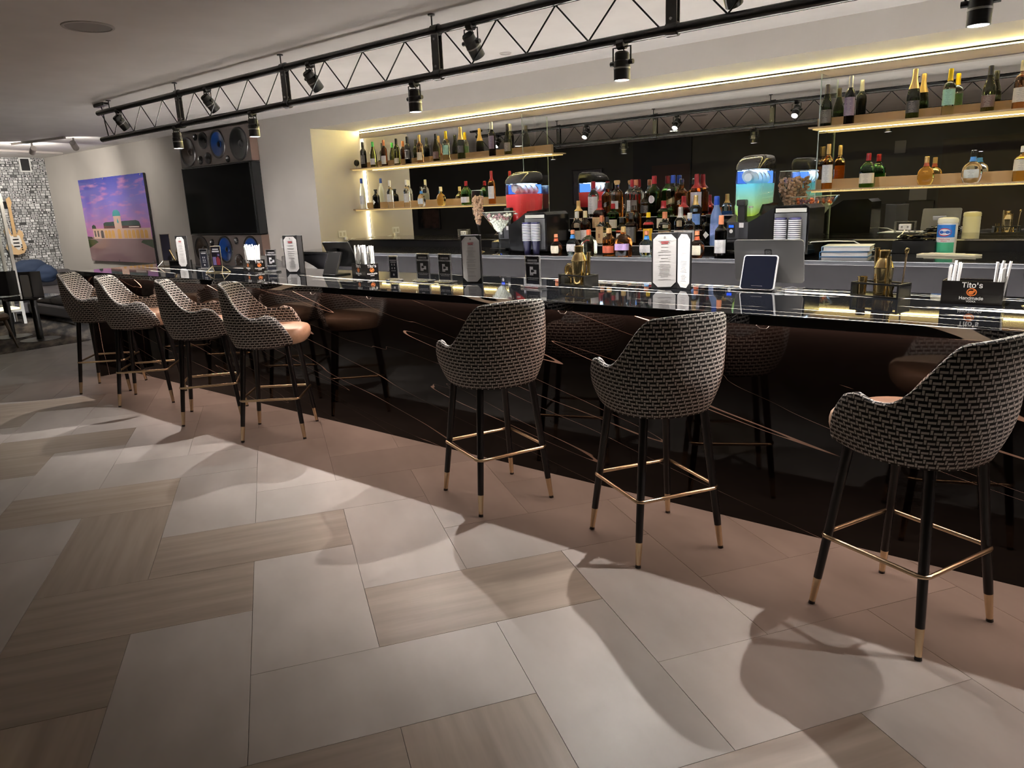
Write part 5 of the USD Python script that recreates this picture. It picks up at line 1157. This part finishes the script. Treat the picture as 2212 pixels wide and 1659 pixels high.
pedestal('round black pedestal table nearest the bar, in the lounge', -11.13, 3.57, .585, .33)
pedestal('round black pedestal table cut by the left edge of the photo', -11.80, 3.45, .575, .33)
def board(label, x, y, rz, pg):
    t = thing('table_menu', label, 'menu', (x, y, .586), rz)
    obj('leaf', rbox(-.085, -.004, 0, .085, .004, .33, .002), BLACK_MATT, t)
    if pg: obj('page', poly(rrect(.13, .29, .02), -.0052, -.0042), pm((.36, .35, .34), .7), t).SetCustomDataByKey('label', 'grey shaded page'); obj('leaf', mv(rbox(.0, -.004, 0, .12, .004, .33, .002), (.086, 0, 0), .5), pm((.05, .047, .045), .6), t)
    else: obj('leaf', mv(rbox(.0, -.004, 0, .12, .004, .33, .002), (.086, 0, 0), .9), BLACK_MATT, t)
board('black menu stand with grey page on the round lounge table', -11.12, 3.52, .55, True)
board('black menu stand on the table at the left edge', -11.66, 3.40, .75, False)
t = thing('lounge_chair', 'brown wooden-legged chair cut by the left edge of the photo', 'chair', (-10.87, 2.83, 0), .23)
BRN = pm((.055, .034, .018), .5)
obj('seat', rbox(-.27, -.27, .36, .27, .27, .46, .05), BRN, t, smooth=40); obj('back', rbox(-.27, -.31, .40, .27, -.23, .76, .04), BRN, t, smooth=40)
for sx in (-1, 1):
    for sy in (-1, 1): obj('leg', cyl((sx * .27, sy * .27, 0), (sx * .21, sy * .21, .37), .011, .024, 12), BRN, t)
STL = pm((.55, .53, .48), .35, .6)
t = thing('display_case', 'tall glass display case with bright metal posts at the left edge', 'display case', (-13.35, 3.70, 0))
for x, y in ((-.2, -.35), (.2, -.35), (-.2, .35), (.2, .35)): obj('post', box(x - .022, y - .022, 0, x + .022, y + .022, 1.95), STL, t)
obj('light_shelf', box(-.175, -.325, .24, .175, .325, .262), em((1.0, .82, .50), 1.6), t, label='glowing lower shelf')
obj('lower_rail', join(box(-.22, -.37, .20, .22, .37, .236)), STL, t); obj('top', box(-.22, -.37, 1.952, .22, .37, 1.99), STL, t)
obj('pane', join(box(.198, -.325, .27, .202, .325, 1.94), box(-.202, -.325, .27, -.198, .325, 1.94)), CLEAR, t)
# guitar on the papered wall
t = thing('electric_guitar', 'cream and tan electric guitar hung on the printed wallpaper', 'guitar', (XL + .10, 4.74, 1.19))
def gy(pts, x0, x1):
    v, f = poly(pts, x0, x1); return np.stack([v[:, 1], v[:, 0], v[:, 2]], 1), f[:, ::-1]
body = [(.0, -.20), (.10, -.17), (.155, -.08), (.135, .02), (.115, .07), (.14, .14), (.13, .20), (.085, .235), (.045, .16), (-.045, .15), (-.07, .27), (-.12, .285), (-.15, .22), (-.125, .08), (-.13, .02), (-.165, -.08), (-.11, -.18)]
obj('body', gy(body, -.02, .02), pm((.66, .45, .24), .2), t, label='tan body'); obj('pick_guard', gy([(.02, -.12), (.09, -.05), (.085, .05), (.07, .13), (.05, .14), (-.06, .13), (-.09, .2), (-.10, .05), (-.05, -.05)], .021, .024), pm((.75, .73, .68), .25), t)
obj('neck', gy([(-.026, .12), (.026, .12), (.022, .62), (-.022, .62)], .0241, .04), pm((.55, .36, .17), .3), t); obj('head', gy([(-.024, .62), (.024, .62), (.05, .70), (.03, .80), (-.03, .76)], .018, .034), pm((.6, .4, .2), .3), t)
obj('pickup', join(*[gy([(-.045, z), (.045, z), (.045, z + .02), (-.045, z + .02)], .0245, .032) for z in (-.06, .0, .06)]), BLACK, t); obj('knob', join(*[cyl((.024, .075, z), (.036, .075, z), .011, n=10) for z in (-.03, -.07, -.11)]), BLACK, t)
obj('hanger', join(cyl((-.095, 0, .66), (.03, 0, .64), .012, n=10), box(-.099, -.04, .60, -.09, .04, .72)), BLACK, t)
t = thing('wall_speaker', 'small dark square speaker in a white frame high on the printed wall', 'speaker', (XL, 5.15, 2.535)); obj('grille', box(.001, -.066, -.10, .03, .066, .10), BLACK_MATT, t)
obj('frame', join(box(.001, -.09, -.125, .026, -.067, .125), box(.001, .067, -.125, .026, .09, .125), box(.001, -.067, .101, .026, .067, .125), box(.001, -.067, -.125, .026, .067, -.101)), WHITE, t)
# ceiling tracks
TRK = pm((.42, .38, .35), .5)
t = thing('ceiling_track', 'pale ceiling track running across the lounge, nearest the bar', 'track'); obj('rail', mv(box(-.62, -.018, -.03, .62, .018, 0), (-11.8, 4.23, ZC - .0005), .19), TRK, t)
t = thing('ceiling_track', 'pale ceiling track along the far lounge wall', 'track'); obj('rail', mv(box(-.9, -.018, -.03, .9, .018, 0), (-13.55, 4.4, ZC - .0005), PI / 2 + .25), TRK, t)
def track_spot(label, x, y, aim, watts, drop=.032):
    t = thing('track_spot', label, 'spotlight', (x, y, ZC - drop))
    obj('stem', cyl((0, 0, -.06), (0, 0, 0), .012, n=10), TRK, t)
    d = np.array(aim) - np.array([x, y, ZC - drop - .10]); A = mat_to(d)
    P = lambda m_: (m_[0] @ A.T + np.array([0, 0, -.10]), m_[1])
    obj('head', P(lathe([(0, -.08), (.036, -.08), (.04, -.07), (.04, .07), (.035, .07), (.035, .05), (0, .049)], 18)), TRK, t, smooth=40)
    obj('lens', P(lathe([(0, .058), (.034, .058)], 18)), em((1.0, .93, .84), watts), t)
track_spot('pale track spot in the lounge aimed at the printed wall', -11.95, 4.2, (-15.1, 4.7, 1.4), TRACK)
track_spot('pale track spot on the far track near the wall corner', -13.45, 4.0, (-15.1, 4.2, 1.2), TRACK * .7)
track_spot('pale track spot out of view, aimed at the large photo', -11.0, 4.38, (-12.6, 5.45, 1.7), TRACK * .22)

# ================================================================== THE WALL BEHIND THE CAMERA, SEEN IN THE MIRROR
def panel(name, label, cat, x0, x1, z0, z1, mat, d=.03, frame=None):
    t = thing(name, label, cat)
    obj('face', box(x0, YFR + .001, z0, x1, YFR + d, z1), mat, t)
    if frame: obj('frame', join(box(x0 - .03, YFR + .001, z0 - .03, x0, YFR + d + .01, z1 + .03), box(x1, YFR + .001, z0 - .03, x1 + .03, YFR + d + .01, z1 + .03), box(x0, YFR + .001, z1, x1, YFR + d + .01, z1 + .03), box(x0, YFR + .001, z0 - .03, x1, YFR + d + .01, z0)), frame, t)
DARKPIC = noisy('dark_print', (.005, .004, .006), (.10, .05, .04), 2.2, .15, detail=5, lo=.45, hi=.75)
panel('wall_panel', 'deep navy wall panel reflected in the middle of the mirror', 'wall panel', -7.9, -6.6, 0, ZC - .002, pm((.010, .010, .016), .5))
panel('door_panel', 'dark red-brown door reflected between the bottles in the mirror', 'door', -7.46, -6.62, 0, 2.15, pm((.040, .016, .012), .4), .045)
panel('dark_poster', 'dark framed poster reflected below the lower left shelf', 'poster', -14.35, -13.6, .97, 1.52, DARKPIC, .03, BLACK)
panel('dark_poster', 'dark picture reflected left of the bottle steps in the mirror', 'poster', -9.4, -8.68, 1.45, 2.15, DARKPIC, .03, BLACK)
panel('brown_panel', 'dark brown wall panel reflected at the right of the mirror', 'wall panel', -2.25, -.6, .1, 2.25, pm((.028, .017, .012), .4))
panel('dark_screen', 'dark screen reflected under the lower right shelf', 'screen', -3.6, -2.75, .75, 1.27, BLACK_MATT, .04)
panel('dark_cabinet', 'dark cabinet reflected right of the dark screen', 'cabinet', -2.72, -2.30, .3, 1.30, pm((.012, .012, .014), .4), .05)
panel('wall_plate', 'pale square plate reflected above the lower right shelf', 'wall plate', -2.96, -2.79, 2.08, 2.28, pm((.16, .155, .15), .5), .02)
panel('notice', 'pale notice reflected just below the lower right shelf', 'notice', -2.68, -2.42, 1.31, 1.52, pm((.22, .215, .21), .6), .012)
